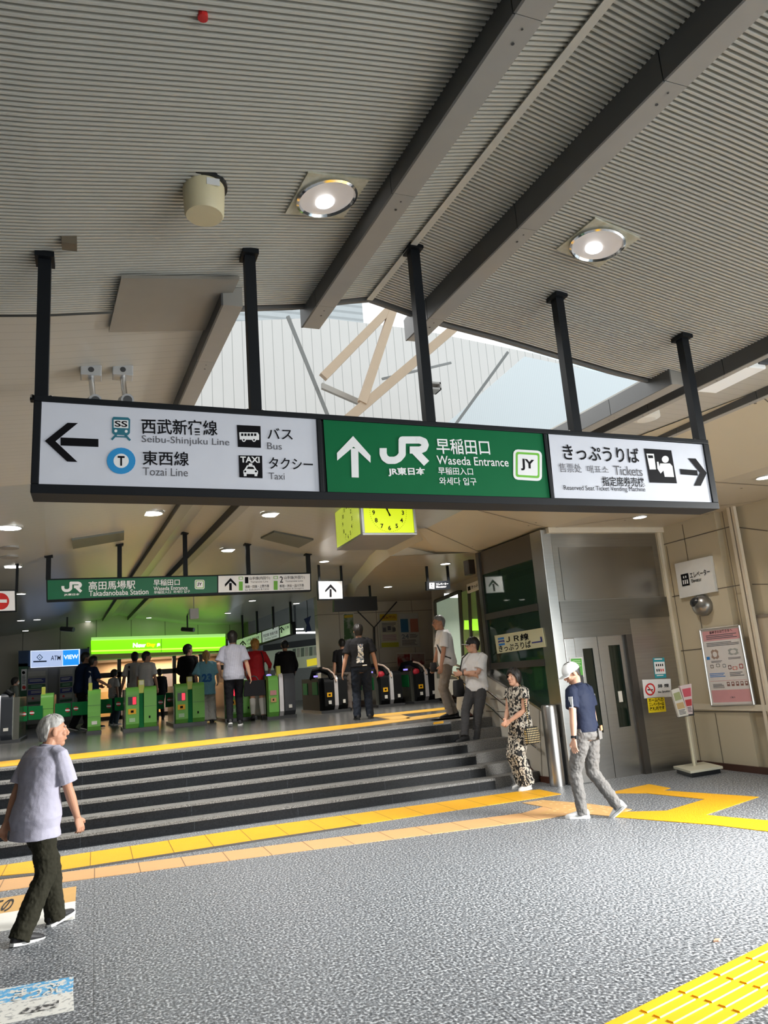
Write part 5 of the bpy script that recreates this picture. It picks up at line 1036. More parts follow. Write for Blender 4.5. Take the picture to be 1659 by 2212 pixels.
# flap doors between the green gates
fy = hit(203, 1586, pZ(P_UP)).y + .75
for a, b, z0, z1 in ((24, 60, 1527, 1560), (60, 93, 1526, 1556), (118, 154, 1520, 1550), (155, 192, 1517, 1546), (214, 243, 1511, 1542), (247, 281, 1507, 1536), (326, 355, 1503, 1533), (357, 390, 1497, 1528)):
    pl = pY(fy); i = '%d' % a
    lab = {24: 'green flap door beside the edge gate', 60: 'green flap door left of the gate behind the old man', 118: 'green flap door right of the gate behind the old man', 155: 'green flap door before the navy shirted man', 214: 'green flap door before the girl in white tee, near her front', 247: 'green flap door left of the first red display gate', 326: 'green flap door right of the first red display gate', 357: 'green flap door left of the second red display gate'}[a]
    t = thing('gate_flap', lab, 'gate flap', hit((a+b)/2, z1, pl), group='green flap doors of the gates')
    m = MB(); d = (b-a)*.02
    m.prism([hit(x, y, pY(fy)) for x, y in ((a+d, z0), (b-d, z0-2), (b-d, z1-2), (a+d, z1))], (0, .03, 0), gg2); m.build('leaf', t, bevel=.008)
    m = MB(); cx = b-8 if a in (24, 118, 214, 326) else a+9; cy = (z0+z1)/2-1; circ(m, pl, cx, cy, 5, pk('flap red', (.45, .01, .02)), .004, 16, 4.6); flat(m, pl, [(cx-5, cy-1.2), (cx+5, cy-1.6), (cx+5, cy+1.4), (cx-5, cy+1.8)], white, .006); m.build('no_entry_mark', t)
# ------------------------------------------------------------------ people
def fuse(mb, name, parent, mt, vox, it=3, folds=0, fscale=.07, seed=0):
    """the overlapping limbs of one figure or garment grown together into a single smooth skin"""
    me = bpy.data.meshes.new('raw'); me.from_pydata(mb.v, [], mb.f); me.update()
    o = bpy.data.objects.new('raw', me); COL.objects.link(o)
    r = o.modifiers.new('r', 'REMESH'); r.mode = 'VOXEL'; r.voxel_size = vox; r.adaptivity = 0
    s = o.modifiers.new('s', 'SMOOTH'); s.factor = .5; s.iterations = it
    if folds:
        for k, (sc, st) in enumerate(((fscale, folds), (fscale*.42, folds*.45))):
            tx = bpy.data.textures.new('f', 'CLOUDS'); tx.noise_scale = sc; tx.noise_depth = 1
            d = o.modifiers.new('d', 'DISPLACE'); d.texture = tx; d.strength = st; d.mid_level = .5; d.texture_coords = 'LOCAL'
    dg = bpy.context.evaluated_depsgraph_get(); m2 = bpy.data.meshes.new_from_object(o.evaluated_get(dg))
    bpy.data.objects.remove(o); m2.name = name; m2.materials.clear(); m2.materials.append(mt)
    m2.polygons.foreach_set('use_smooth', [True]*len(m2.polygons))
    q = bpy.data.objects.new(name, m2); COL.objects.link(q); q.parent = parent; return q
def ik(a, b, l1, l2, pole):
    d = b-a; L = min(d.length, (l1+l2)*.999); d.normalize(); x = (l1*l1-l2*l2+L*L)/(2*L); h = math.sqrt(max(0, l1*l1-x*x))
    p = V(pole)-d*V(pole).dot(d); p.normalize(); return a+d*x+p*h
def oval(c, u, v, ru, rv, n=44): return [c+u*(ru*math.cos(2*PI*i/n))+v*(rv*math.sin(2*PI*i/n)) for i in range(n)]
X_, Y_, Z_ = V((1, 0, 0)), V((0, 1, 0)), V((0, 0, 1))
TOR = [(.82, .10, .085), (.87, .158, .115), (.94, .166, .118), (1.03, .146, .105), (1.12, .146, .104), (1.22, .160, .114), (1.31, .172, .112), (1.37, .165, .098), (1.41, .125, .080), (1.445, .075, .062)]
def tor(z, k):
    for a, b in zip(TOR, TOR[1:]):
        if z <= b[0]: t = max(0, (z-a[0])/(b[0]-a[0])); return a[k]+(b[k]-a[k])*t
    return TOR[-1][k]
skins = {'light': mat('skin light', (.58, .33, .23), .5, var=.05, spec=.3), 'tan': mat('skin tan', (.42, .215, .135), .5, var=.06, spec=.3), 'mid': mat('skin mid', (.50, .27, .18), .5, var=.05, spec=.3)}
eye_w = mat('eye white', (.7, .68, .65), .3); eye_d = mat('eye dark', (.02, .013, .01), .2); lip = mat('lip', (.42, .16, .13), .5)
def person(label, loc, th, H=1.7, hip=.90, lean=(0, 0), feet=None, hands=None, elbows=None, knees=None, head=(0, 0), neckf=.02, skin='mid', hair=None, top=None, legs=None, shoes=None, cap=None, vox=.011, face=False, group=None, curl=.5, extra=None, thumbs=None, hround=0, fat=1.0, glasses=False, bare_legs=False, collar=False, hs=1.05, hz=.138):
    s = H/1.70; t = thing('person', label, 'person', loc, th, group)
    t.scale = (s, s, s); sk = skins[skin]
    feet = feet or [(-.10, -.02, .08, 8, 0), (.10, .02, .08, -8, 0)]
    hands = hands or [V((-.25, .02, .80)), V((.25, .02, .80))]; hands = [V(h) for h in hands]
    elbows = elbows or [(-.35, -1, -.1), (.35, -1, -.1)]; knees = knees or [(0, 1, .05), (0, 1, .05)]
    P = V((0, 0, hip)); dz = hip-.90
    def sp(z):                                        # point of the spine at a standing height z
        k = max(0, min(1, (z-.92)/.53)); return V((lean[0]*k, lean[1]*k + hround*math.sin(PI*min(1, k*.9))*-.0 + (lean[1]*.25)*k*k, z+dz - (lean[1]**2+lean[0]**2)*.6*k))
    sh = [sp(1.385)+V((-.172*fat, 0, 0)), sp(1.385)+V((.172*fat, 0, 0))]
    hipj = [P+V((-.088, 0, 0)), P+V((.088, 0, 0))]; ank = [V(f[:3]) for f in feet]
    kn = [ik(hipj[i], ank[i], .435, .415, knees[i]) for i in (0, 1)]
    el = [ik(sh[i], hands[i], .285, .255, elbows[i]) for i in (0, 1)]
    for i in (0, 1):
        d = hands[i]-el[i]; hands[i] = el[i]+d.normalized()*.255
        d = ank[i]-kn[i]; ank[i] = kn[i]+d.normalized()*min(d.length, .43)
    nb = sp(1.44)+V((0, neckf*.4, 0)); hc = nb+V((0, neckf+.012, hz))
    HM = Matrix.Translation(hc) @ Matrix.Rotation(math.radians(head[0]), 4, 'Z') @ Matrix.Rotation(math.radians(head[1]), 4, 'X') @ Matrix.Scale(hs, 4)
    b = MB()
    b.loft([oval(sp(z), X_, Y_, rx*fat*(.86 if z < 1.1 else .93), ry*fat*(.82 if z < 1.1 else .93)) for z, rx, ry in TOR], sk)
    b.tube([nb+V((0, 0, -.05)), nb+V((0, .005, .02)), HM @ V((0, -.02, -.05))], [.062, .054, .056], sk, 14)
    b.ell((0, -.012, .022), (.074, .092, .092), sk, HM); b.ell((0, .016, -.028), (.060, .070, .082), sk, HM); b.ell((0, .048, -.088), (.030, .030, .026), sk, HM); b.ell((0, .012, -.075), (.047, .055, .03), sk, HM)
    b.tube([HM @ V((0, .080, .020)), HM @ V((0, .096, -.008)), HM @ V((0, .104, -.026))], [.010, .012, .014], sk, 10); b.ell((0, .094, -.030), (.019, .014, .010), sk, HM)
    b.ell((0, .074, .030), (.046, .014, .012), sk, HM); b.ell((0, .080, -.058), (.023, .012, .012), sk, HM)
    for e in (-1, 1): b.ell((e*.035, .062, -.02), (.022, .018, .018), sk, HM); b.ell((e*.076, -.008, -.006), (.010, .020, .032), sk, HM)
    for i in (0, 1):
        b.tube([sh[i]+V(((.03 if i == 0 else -.03), 0, .005)), sh[i], sh[i].lerp(el[i], .5), el[i], el[i].lerp(hands[i], .35), hands[i]], [.052, .053, .045, .038, .040, .026], sk, 12)
        b.tube([hipj[i]+V((0, 0, .02)), hipj[i].lerp(kn[i], .35), kn[i], kn[i].lerp(ank[i], .3), ank[i]], [.072, .076, .052, .054, .036], sk, 14)
        # palm, four bent fingers of unequal length and a thumb from the side of the palm
        d = (hands[i]-el[i]).normalized(); th_ = V(thumbs[i]) if thumbs else V((0, 1, 0)); th_ = (th_-d*th_.dot(d)).normalized()
        pn = d.cross(th_); pn = pn if pn.dot(V((1 if i == 0 else -1, 0, 0))) > 0 or thumbs else -pn
        w = hands[i]
        b.loft([oval(w-d*.01, th_, pn, .026, .020, 12), oval(w+d*.03, th_, pn, .036, .017, 12), oval(w+d*.075, th_, pn, .041, .014, 12), oval(w+d*.092, th_, pn, .036, .011, 12)], sk)
        for f, (o, ln) in enumerate(((.031, .068), (.011, .076), (-.010, .071), (-.030, .055))):
            a = w+d*.085+th_*o; c1 = curl*(.55+.12*f); d1 = d*math.cos(c1)+pn*math.sin(c1)+th_*o*1.2; d2 = d*math.cos(c1*2.3)+pn*math.sin(c1*2.3)+th_*o*.8
            b.tube([a, a+d1*ln*.5, a+d1*ln*.5+d2*ln*.5], [.0095, .009, .0072], sk, 8)
        a = w+d*.03+th_*.030; b.tube([a, a+(th_*.75+d*.75+pn*.25).normalized()*.038, a+(th_*.75+d*.75+pn*.25).normalized()*.038+(d*.9+pn*.45+th_*.1).normalized()*.028], [.013, .0115, .009], sk, 8)
        F = foot_m(ank[i], feet[i]); b.loft([oval(F @ V((0, y, -.052-y*.08)), (F.to_3x3() @ X_), (F.to_3x3() @ Z_), rx, .017, 10) for y, rx in ((-.05, .018), (0, .026), (.08, .028), (.13, .018))], sk)
    body = fuse(b, 'body', t, sk, vox, 2)
    def on_head(m, name, smooth=True): return m.build(name, t, smooth=smooth, local=True)
    if face:
        m = MB()
        for e in (-1, 1):
            m.ell((e*.031, .066, .010), (.0125, .008, .0055), eye_w, HM, 10, 6); m.ell((e*.031, .0725, .010), (.0055, .003, .005), eye_d, HM, 8, 6)
        on_head(m, 'eyes'); m = MB(); m.ell((0, .0895, -.060), (.019, .0035, .0045), lip, HM, 10, 6); on_head(m, 'mouth'); m = MB()
        for e in (-1, 1): m.tube([HM @ V((e*.014, .083, .030)), HM @ V((e*.032, .078, .036)), HM @ V((e*.048, .064, .030))], .0042, hair['mat'] if hair else eye_d, 6)
        on_head(m, 'eyebrows')
    if glasses:
        m = MB()
        for e in (-1, 1):
            c = [HM @ V((e*.032+.021*math.cos(a), .100-.004*abs(math.cos(a)), .008+.016*math.sin(a))) for a in [2*PI*k/12 for k in range(13)]]; m.tube(c, .0022, black, 5)
            m.tube([HM @ V((e*.052, .098, .012)), HM @ V((e*.078, .0, .012))], .002, black, 5)
        on_head(m, 'glasses')
    if hair: hair_mesh(t, HM, **hair)
    if cap: cap_mesh(t, HM, **cap)
    # trousers
    if legs:
        m = MB(); wz = legs.get('waist', max(.97, (top or {}).get('hem', .9)+.085)); fl = legs.get('flare', 0); bg_ = legs.get('bag', 0); end = legs.get('end', 1.0)+.08
        m.loft([oval(sp(z), X_, Y_, tor(z, 1)*fat+.010, tor(z, 2)*fat+.012) for z in (.83, .87, .90, .94, wz)], legs['mat'])
        for i in (0, 1):
            e = kn[i].lerp(ank[i], end) if end > 0 else hipj[i].lerp(kn[i], -end)
            if end > 0: m.tube([hipj[i]+V((0, 0, .05)), hipj[i].lerp(kn[i], .35), kn[i]+(kn[i]-(hipj[i]+ank[i])/2)*.05, kn[i].lerp(ank[i], .5), e], [.098, .093+bg_*.4, .071+bg_, .064+bg_+fl*.4, .056+bg_+fl], legs['mat'], 16)
            else: m.tube([hipj[i]+V((0, 0, .05)), hipj[i].lerp(kn[i], .35), e], [.10, .10+bg_, .10+bg_+fl], legs['mat'], 16)
        fuse(m, legs.get('name', 'trousers'), t, legs['mat'], vox*1.15, 4, legs.get('folds', .014), .055)
    if top:
        m = MB(); hz = top.get('hem', .90); inf = top.get('inf', .016); fl = top.get('flare', .0); z1 = 1.452
        zs = [hz+(z1-hz)*k/9 for k in range(10)]
        m.loft([oval(sp(z)+V((0, -.004, 0)), X_, Y_, max(tor(z, 1), .130 if z < 1.36 else 0)*fat+inf+fl*max(0, 1-(z-hz)/.35), max(tor(z, 2), .098 if z < 1.36 else 0)*fat+inf+fl*max(0, 1-(z-hz)/.35)) for z in zs], top['mat'])
        sl = top.get('sleeve', .75)
        for i in (0, 1):
            if sl > 1: pts = [sh[i]+V(((.05 if i == 0 else -.05), 0, .012)), sh[i], sh[i].lerp(el[i], .5), el[i], el[i].lerp(hands[i], sl-1)]; rr = [.062, .064, .057, .052, .042]
            elif sl > 0: pts = [sh[i]+V(((.05 if i == 0 else -.05), 0, .012)), sh[i], sh[i].lerp(el[i], sl*.6), sh[i].lerp(el[i], sl)]; rr = [.062, .066, .064+top.get('wide', 0), .064+top.get('wide', 0)*1.4]
            else: continue
            m.tube(pts, rr, top['mat'], 14)
        o = fuse(m, top.get('name', 'shirt'), t, top['mat'], vox*1.1, 4, top.get('folds', .012), .11)
        if collar:
            m = MB(); ring = [nb+V((.071*math.cos(a), .062*math.sin(a)+.006, -.004-.022*math.sin(a))) for a in [2*PI*k/20-PI/2+.0 for k in range(21)]]
            m.tube(ring[:-1]+[ring[-1]], .013, top.get('cmat', top['mat']), 8); m.build('collar', t, smooth=True, local=True)
    for i in (0, 1):
        F = foot_m(ank[i], feet[i]); shoe_mesh(t, F, **(shoes or dict(mt=black, sole=black)))
    if extra: extra(t, dict(sp=sp, sh=sh, el=el, hands=hands, kn=kn, ank=ank, hip=hipj, HM=HM, fat=fat, nb=nb))
    return t
def foot_m(a, f):
    return Matrix.Translation(a) @ Matrix.Rotation(math.radians(f[3]), 4, 'Z') @ Matrix.Rotation(math.radians(f[4]), 4, 'X')
def shoe_mesh(t, F, mt=None, sole=None, k=1.0):
    R3 = F.to_3x3(); m = MB(); pr = [(-.078, .012, .030, .055), (-.068, .030, .042, .080), (-.03, .036, .048, .086), (.02, .037, .046, .078), (.08, .043, .038, .058), (.135, .043, .030, .042), (.172, .033, .022, .030), (.190, .012, .010, .018)]
    rings = []
    for y, w, hh, tp in pr:
        q = []
        for i in range(14):
            a = 2*PI*i/14; z = math.sin(a); q.append(F @ V((w*math.cos(a), y, -.08+.012+ (tp*(.5+.5*z)))))
        rings.append(q)
    m.loft(rings, mt); o = m.build('shoe', t, smooth=True, local=True)
    m = MB(); out = [(-.082, 0), (-.07, .033), (-.03, .040), (.03, .040), (.09, .048), (.14, .046), (.18, .032), (.197, 0)]
    base = [V((x, y, -.08)) for y, x in out] + [V((-x, y, -.08)) for y, x in reversed(out[1:-1])]
    m.prism([F @ p for p in base], R3 @ V((0, 0, .022)), sole); m.build('sole', o, local=True)
def hair_mesh(t, HM, mat=None, front=.062, side=.012, back=-.085, vol=.014, rough=.006, long=0):
    """a shell of hair from the crown to a hairline whose height runs from the forehead over the ears to the nape"""
    m = MB(); rows, n = 16, 44; rings = []
    for i in range(1, rows+1):
        q = []
        for j in range(n):
            ph = 2*PI*j/n; c = math.cos(ph); sn = math.sin(ph)
            ze = side+(front-side)*max(0, (c-.25)/.75)**.7 if c > .25 else side+(back-side)*min(1, max(0, -c-.28)/.3)
            am = math.acos(max(-1, min(1, (ze-.020)/.100))) if ze > .020 else PI/2; tot = am*.1+max(0, .020-ze); l = tot*i/rows; e = i/rows; v = vol*(1-.7*e**5)
            if l <= am*.1: a = l/.1; z, k = math.cos(a)*(.100+v)+.020, math.sin(a)
            else: z = .020-(l-am*.1); k = 1-(.36 if c < .1 else .12)*(max(0, .020-z)/.1)**1.4*(1-min(1, vol/.03))
            d = V((k*sn, k*c, 0)); p = V((d.x*(.076+v), d.y*(.096+v)-.012, z)); dr = V((d.x, d.y, max(0, (z-.02)/.1)))
            p += dr*rough*(noise.noise(V((sn*5, c*5, z*9)))*.5+noise.noise(V((sn*17, c*17, z*16)))*1.0)
            q.append(HM @ p)
        rings.append(q)
    m.loft(rings, mat, cap=False); m.poly(rings[0][::-1], mat)
    if long:
        b = HM @ V((0, -.085, -.03)); pts = [HM @ V((0, -.06, .03)), b, b+V((0, -.035, -.12)), b+V((0, -.05, -long))]
        m.tube(pts, [.07, .078, .066, .03], mat, 14, flat=.42)
    return m.build('hair', t, smooth=True, local=True)
def cap_mesh(t, HM, mt=None, brim=None, pitch=0, edge=None, badge=None):
    m = MB(); rings = []; n = 28; C = HM @ Matrix.Rotation(math.radians(pitch), 4, 'X')
    for i in range(1, 9):
        a = math.radians(88)*i/8; rings.append([C @ V((math.sin(a)*math.sin(2*PI*j/n)*.084, math.sin(a)*math.cos(2*PI*j/n)*.104-.012, math.cos(a)*.094+.030)) for j in range(n)])
    rings.append([C @ V((math.sin(2*PI*j/n)*.083, math.cos(2*PI*j/n)*.103-.012, .016)) for j in range(n)])
    m.loft(rings, mt, cap=False); m.poly(rings[0][::-1], mt); m.ell((0, -.012, .124), (.008, .008, .005), mt, C, 8, 5)
    o = m.build('cap', t, smooth=True, local=True); m = MB()
    up = []; lo = []
    for k in range(13):
        a = math.radians(-66+132*k/12); x = .082*math.sin(a); y = .102*math.cos(a)-.012; up.append(V((x, y, .022))); f = math.cos(a)
        lo.append(V((x*1.06, y+.072*max(.05, f)**.7, .012-.018*abs(math.sin(a))**2+.004)))
    pl = [C @ p for p in up]+[C @ p for p in reversed(lo)]; m.loft([[C @ p for p in up], [C @ p for p in lo]], brim or mt, cap=False)
    for i in range(12):
        m.poly([C @ up[i], C @ up[i+1], C @ lo[i+1], C @ lo[i]], brim or mt); m.poly([C @ (lo[i]+V((0, 0, -.005))), C @ (lo[i+1]+V((0, 0, -.005))), C @ (up[i+1]+V((0, 0, -.005))), C @ (up[i]+V((0, 0, -.005)))], brim or mt)
    m.tube([C @ p for p in lo], .004, edge or brim or mt, 6); m.build('brim', o, smooth=True, local=True)
    if badge: m = MB(); m.prism([C @ V((-.03, .094, .045)), C @ V((.03, .094, .045)), C @ V((.028, .088, .065)), C @ V((-.028, .088, .065))], C.to_3x3() @ V((0, .004, 0)), badge); m.build('badge', o, local=True)
def back_print(t, J, s, x0, x1, z0, z1, mt, inf=.03, bold=.03, name='print', art=None):
    """lettering wrapped round the back of a garment"""
    def at(u, z): w = max(tor(z, 1), .13)+inf; d = max(tor(z, 2), .098)+inf; c = J['sp'](z); return (c.x+u, c.y-.004-d*math.sqrt(max(0, 1-min(.98, abs(u)/w)**2))-.006, c.z)
    m = MB()
    if s:
        vs, fs = text_geo(s, bold); a, b = min(v[0] for v in vs), max(v[0] for v in vs); c, d = min(v[1] for v in vs), max(v[1] for v in vs)
        for v in vs: m.v.append(at(x0+(x1-x0)*(v[0]-a)/(b-a), z0+(z1-z0)*(v[1]-c)/(d-c)))
        for f in fs: m.f.append(f); m.m.append(m.mi(mt))
    else: art(m, at)
    return m.build(name, t, local=True)
def cloth(n, c, rough=.8, **k): return mat(n, c, rough, bump=k.pop('bump', .25), bs=k.pop('bs', 220), spec=.2, **k)
hk = lambda n, c: ramp_mat(n, [(.35, tuple(x*.55 for x in c)), (.65, c)], 60, .5, stretch=(1, 1, .25))
hblack = hk('black hair', (.018, .015, .014)); hgrey = hk('grey hair', (.38, .37, .35)); hsalt = hk('salt hair', (.17, .17, .17)); hblond = hk('blond hair', (.62, .38, .14)); horange = hk('orange hair', (.50, .24, .05))
HB = dict(mat=hblack)
wshoe = dict(mt=mat('white shoe', (.76, .76, .76), .55), sole=mat('white sole', (.72, .72, .71), .6)); bshoe = dict(mt=mat('black shoe', (.014, .014, .016), .6), sole=mat('dark sole', (.02, .02, .02), .7)); bwshoe = dict(mt=bshoe['mt'], sole=wshoe['sole'])
def ground(px, z=0): return hit(*px, pZ(z))
def strap_bag(name, label, cat, t, J, a, b, bag, size, mt, buckle=None, group=None):
    """a bag on a strap: a thing of its own, carried at the body"""
    Mw = wmat(t); g = thing(name, label, cat, Mw @ V(bag)); s = t.scale.x
    m = MB(); ps = [Mw @ V(p) for p in (a if isinstance(a, list) else [a, b])]; m.tube(ps, .013*s, mt, 6, flat=.8); m.build('strap', g, smooth=True)
    m = MB(); x, y, z = size
    rings = []
    for k, (f, zz) in enumerate(((.80, -1), (1.0, -.85), (1.0, 0), (.92, .7), (.80, 1))):
        rings.append([Mw @ (V(bag)+V((x*f*math.copysign(abs(math.cos(a_))**.5, math.cos(a_)), y*f*math.copysign(abs(math.sin(a_))**.5, math.sin(a_)), z*zz))) for a_ in [2*PI*i/16 for i in range(16)]])
    m.loft(rings, mt); m.build('pouch', g, smooth=True); return g

# --- the old man walking in the foreground
lav = cloth('lavender shirt', (.36, .35, .43), .75, var=.05, vs=14); olive = cloth('dark olive cloth', (.018, .017, .010), .85)
person('elderly grey-haired man in lavender short-sleeved shirt walking past the stairs', ground((72, 2022)), math.radians(-52), 1.555, hip=.885, lean=(0, .07), neckf=.035, head=(-24, 2), skin='tan', vox=.0052, face=True, collar=True,
       feet=[(-.09, .25, .085, 6, 8), (.09, -.16, .082, -6, -6)], hands=[(-.24, -.12, .80), (.235, .23, .80)], elbows=[(-.3, -1, -.2), (.30, -1, -.3)], curl=.62, hs=1.13, hz=.118,
       hair=dict(mat=hgrey, front=.068, side=.034, back=-.062, vol=.012, rough=.009), top=dict(mat=lav, hem=.745, inf=.034, flare=.045, sleeve=.86, wide=.016, folds=.011, name='shirt'),
       legs=dict(mat=olive, bag=.012, flare=.012, folds=.018, end=1.04, waist=.95), shoes=bwshoe, fat=1.05)
# --- the man in the white cap
navyp = cloth('navy polo', (.012, .018, .042), .7); gjean = cloth('grey jeans', (.16, .155, .15), .85, var=.18, vs=5); wcap = mat('white cap cloth', (.80, .80, .79), .7)
def capman_extra(t, J):
    m = MB()
    s, e = J['sh'][0], J['el'][0]; d = (e-s).normalized()
    for k in (-1, 0, 1):
        o = V((-.07, -.03+.018*k, 0)); m.prism([s.lerp(e, .22)+o+V((0, -.005, 0)), s.lerp(e, .22)+o+V((0, .005, 0)), s.lerp(e, .66)+o+V((0, .005, 0)), s.lerp(e, .66)+o+V((0, -.005, 0))], (.012, 0, 0), white)
    m.build('sleeve_stripe', t, local=True)
    m = MB(); c = J['sp'](.905)
    m.prism([c+V((.02, -.138, -.075)), c+V((.135, -.105, -.075)), c+V((.14, -.108, .045)), c+V((.015, -.142, .045))], (0, -.012, 0), gjean); m.build('back_pocket', t, local=True)
    for i in (0, 1):
        m = MB(); w, e = J['hands'][i], J['el'][i]; d = (w-e).normalized(); m.tube([w-d*.035, w-d*.012], .034, black, 12); m.box(w-d*.025+V((-.02, -.04, -.018)), w-d*.025+V((.02, -.028, .018)), black); m.build('watch', t, local=True)
P2m = person('man in white cap and navy polo looking down as he walks by', ground((1290, 1766)), math.radians(22), 1.61, hip=.905, lean=(0, .02), neckf=.045, head=(55, -26), skin='light', vox=.0058, face=True, collar=True,
       feet=[(-.10, .12, .082, 30, 0), (.08, -.22, .14, 6, -38)], hands=[(-.33, -.04, .83), (.29, .06, .82)], curl=.55, hair=dict(mat=hblack, front=.07, side=.0, back=-.075, vol=.005, rough=.003), cap=dict(mt=wcap, pitch=0),
       top=dict(mat=navyp, hem=.925, inf=.016, sleeve=.70, wide=.010, folds=.014, name='polo_shirt'), legs=dict(mat=gjean, bag=.004, folds=.020, end=1.03), shoes=wshoe, extra=capman_extra)
m = MB(); Mw = wmat(P2m); m.prism([Mw @ V(p) for p in ((.055, -.150, .93), (.115, -.135, .93), (.115, -.135, .985), (.055, -.150, .98))], Mw.to_3x3() @ V((0, -.014, 0)), cloth('tan leather', (.50, .26, .14), .6)); tag(m.build('wallet'), 'tan wallet poking out of the grey jeans back pocket', 'wallet')
# --- the woman in the patterned dress
patt = ramp_mat('black and cream leaf print', [(0, (.012, .012, .013)), (.47, (.012, .012, .013)), (.49, (.62, .58, .50)), (.56, (.62, .58, .50)), (.60, (.30, .26, .21)), (.63, (.012, .012, .013))], 26, .8, detail=2, stretch=(1, 1, .7), interp='CONSTANT')
def woman_extra(t, J):
    c = J['nb']; m = MB(); m.tube([c+V((.06*math.cos(a), .055*math.sin(a)+.01, -.01-.03*math.sin(a))) for a in [2*PI*k/16 for k in range(17)]], .014, black, 8); m.build('neckband', t, smooth=True, local=True)
w_ = person('woman in black and cream leaf print leaning by the bollard', ground((1138, 1703)), math.radians(98), 1.575, hip=.895, lean=(0, -.015), head=(14, 8), skin='light', vox=.0055, face=True,
       feet=[(-.09, .06, .08, 14, 0), (.09, -.02, .08, -8, 0)], hands=[(-.06, .22, .97), (.02, .235, .985)], elbows=[(-.7, -.6, -.3), (.7, -.6, -.3)], thumbs=[(.3, .2, 1), (-.3, .2, 1)], curl=.7, fat=1.02,
       hair=dict(mat=hblack, front=.060, side=-.070, back=-.095, vol=.025, rough=.014), top=dict(mat=patt, hem=.80, inf=.022, flare=.03, sleeve=.42, wide=.012, folds=.014, name='blouse'),
       legs=dict(mat=patt, bag=.028, flare=.035, folds=.020, end=.93), shoes=wshoe, extra=woman_extra)
plaid = ramp_mat('cream bag check', [(0, (.02, .02, .02)), (.42, (.02, .02, .02)), (.45, (.70, .64, .48)), (.8, (.70, .64, .48)), (.84, (.60, .42, .14))], 12, .7, tex='WAVE', stretch=(1, 1, .0), interp='CONSTANT')
nt2 = plaid.node_tree; b2 = nt2.nodes['Principled BSDF']; src = b2.inputs['Base Color'].links[0].from_socket; wv = nt2.nodes.new('ShaderNodeTexWave'); wv.bands_direction = 'Z'; wv.inputs['Scale'].default_value = 11; cr = nt2.nodes.new('ShaderNodeValToRGB'); cr.color_ramp.interpolation = 'CONSTANT'; cr.color_ramp.elements[0].color = (.02, .02, .02, 1); cr.color_ramp.elements[1].position = .45; cr.color_ramp.elements[1].color = (.95, .92, .80, 1)
tco = nt2.nodes.new('ShaderNodeTexCoord'); nt2.links.new(tco.outputs['Object'], wv.inputs['Vector']); nt2.links.new(wv.outputs['Fac'], cr.inputs[0]); mx2 = nt2.nodes.new('ShaderNodeMix'); mx2.data_type = 'RGBA'; mx2.blend_type = 'MULTIPLY'; mx2.inputs['Factor'].default_value = 1
nt2.links.new(src, mx2.inputs['A']); nt2.links.new(cr.outputs[0], mx2.inputs['B']); nt2.links.new(mx2.outputs['Result'], b2.inputs['Base Color'])
strap_bag('shoulder_bag', 'checked black and cream bag at the hip of the woman', 'bag', w_, None, [(-.10, 0, 1.46), (-.20, .03, 1.38), (-.25, .05, 1.15), (-.255, .03, .86)], None, (-.275, .02, .755), (.045, .125, .115), plaid)
# --- the young man leaning on the rail
wpolo = cloth('white polo', (.74, .74, .75), .75); ggrey = cloth('charcoal trousers', (.055, .055, .058), .8, var=.1)
lf = hit(1022, 1614, pX(5.32)); base = V((5.40, lf.y+.12, 0)); hp = hit(1030, 1492, pX(5.62)); th4 = math.radians(118)
Mi = (Matrix.Translation(V((5.5, lf.y+.1, 0))) @ Matrix.Rotation(th4, 4, 'Z')).inverted(); s4 = 1.70/1.70
def L4(px, X): return Mi @ hit(*px, pX(X))
hz4 = hit(1030, 1489, pX(5.62)).z; la = L4((1024, 1603), 5.34); ra = L4((1000, 1590), 5.18)
zf = min(la.z, ra.z)
def lean_extra(t, J):
    m = MB(); w, e = J['hands'][0], J['el'][0]; d = (w-e).normalized(); m.tube([w-d*.03, w-d*.01], .033, black, 12); m.build('watch', t, local=True)
    m = MB(); m.ell((.078, .02, -.02), (.010, .008, .016), white, J['HM']); m.build('earphone', t, local=True)
pel = Mi @ hit(1030, 1489, pX(5.62))
STEP = lambda y: max(0, min(6, int((y-9.45)/.245)+1))*RISE
lean_root = V((5.5, lf.y+.1, 0)) + (Matrix.Rotation(th4, 3, 'Z') @ V((pel.x, pel.y, 0)))
MiR = (Matrix.Translation(lean_root) @ Matrix.Rotation(th4, 4, 'Z')).inverted()
def LR(px, X): return MiR @ hit(*px, pX(X))
fa, fb_ = LR((1027, 1606), 5.40), LR((1004, 1590), 5.20)
p4 = person('young man in black cap and white polo leaning with crossed arms on the stair rail', lean_root, th4, 1.70, hip=LR((1030, 1487), 5.62).z, lean=(0, -.03), head=(-44, 2), skin='light', vox=.0058, face=True, collar=True,
       feet=[(fa.x, fa.y, fa.z, 10, 0), (fb_.x, fb_.y, fb_.z, -10, 0)], knees=[(-.1, 1, .1), (.25, 1, .2)], hands=[(.10, .22, hz4+.26), (-.12, .20, hz4+.225)], elbows=[(-1, -.1, -.7), (1, -.1, -.7)], thumbs=[(0, .3, 1), (0, .3, 1)], curl=.5,
       hair=dict(mat=hblack, front=.07, side=.01, back=-.085, vol=.010, rough=.006), cap=dict(mt=mat('black cap cloth', (.012, .012, .013), .7), edge=white, badge=offwhite),
       top=dict(mat=wpolo, hem=.86, inf=.034, sleeve=.80, wide=.012, folds=.014, name='polo_shirt'), legs=dict(mat=ggrey, bag=.0, folds=.014, end=.93), shoes=bshoe, extra=lean_extra)
dz = LR((1030, 1487), 5.62).z-.90
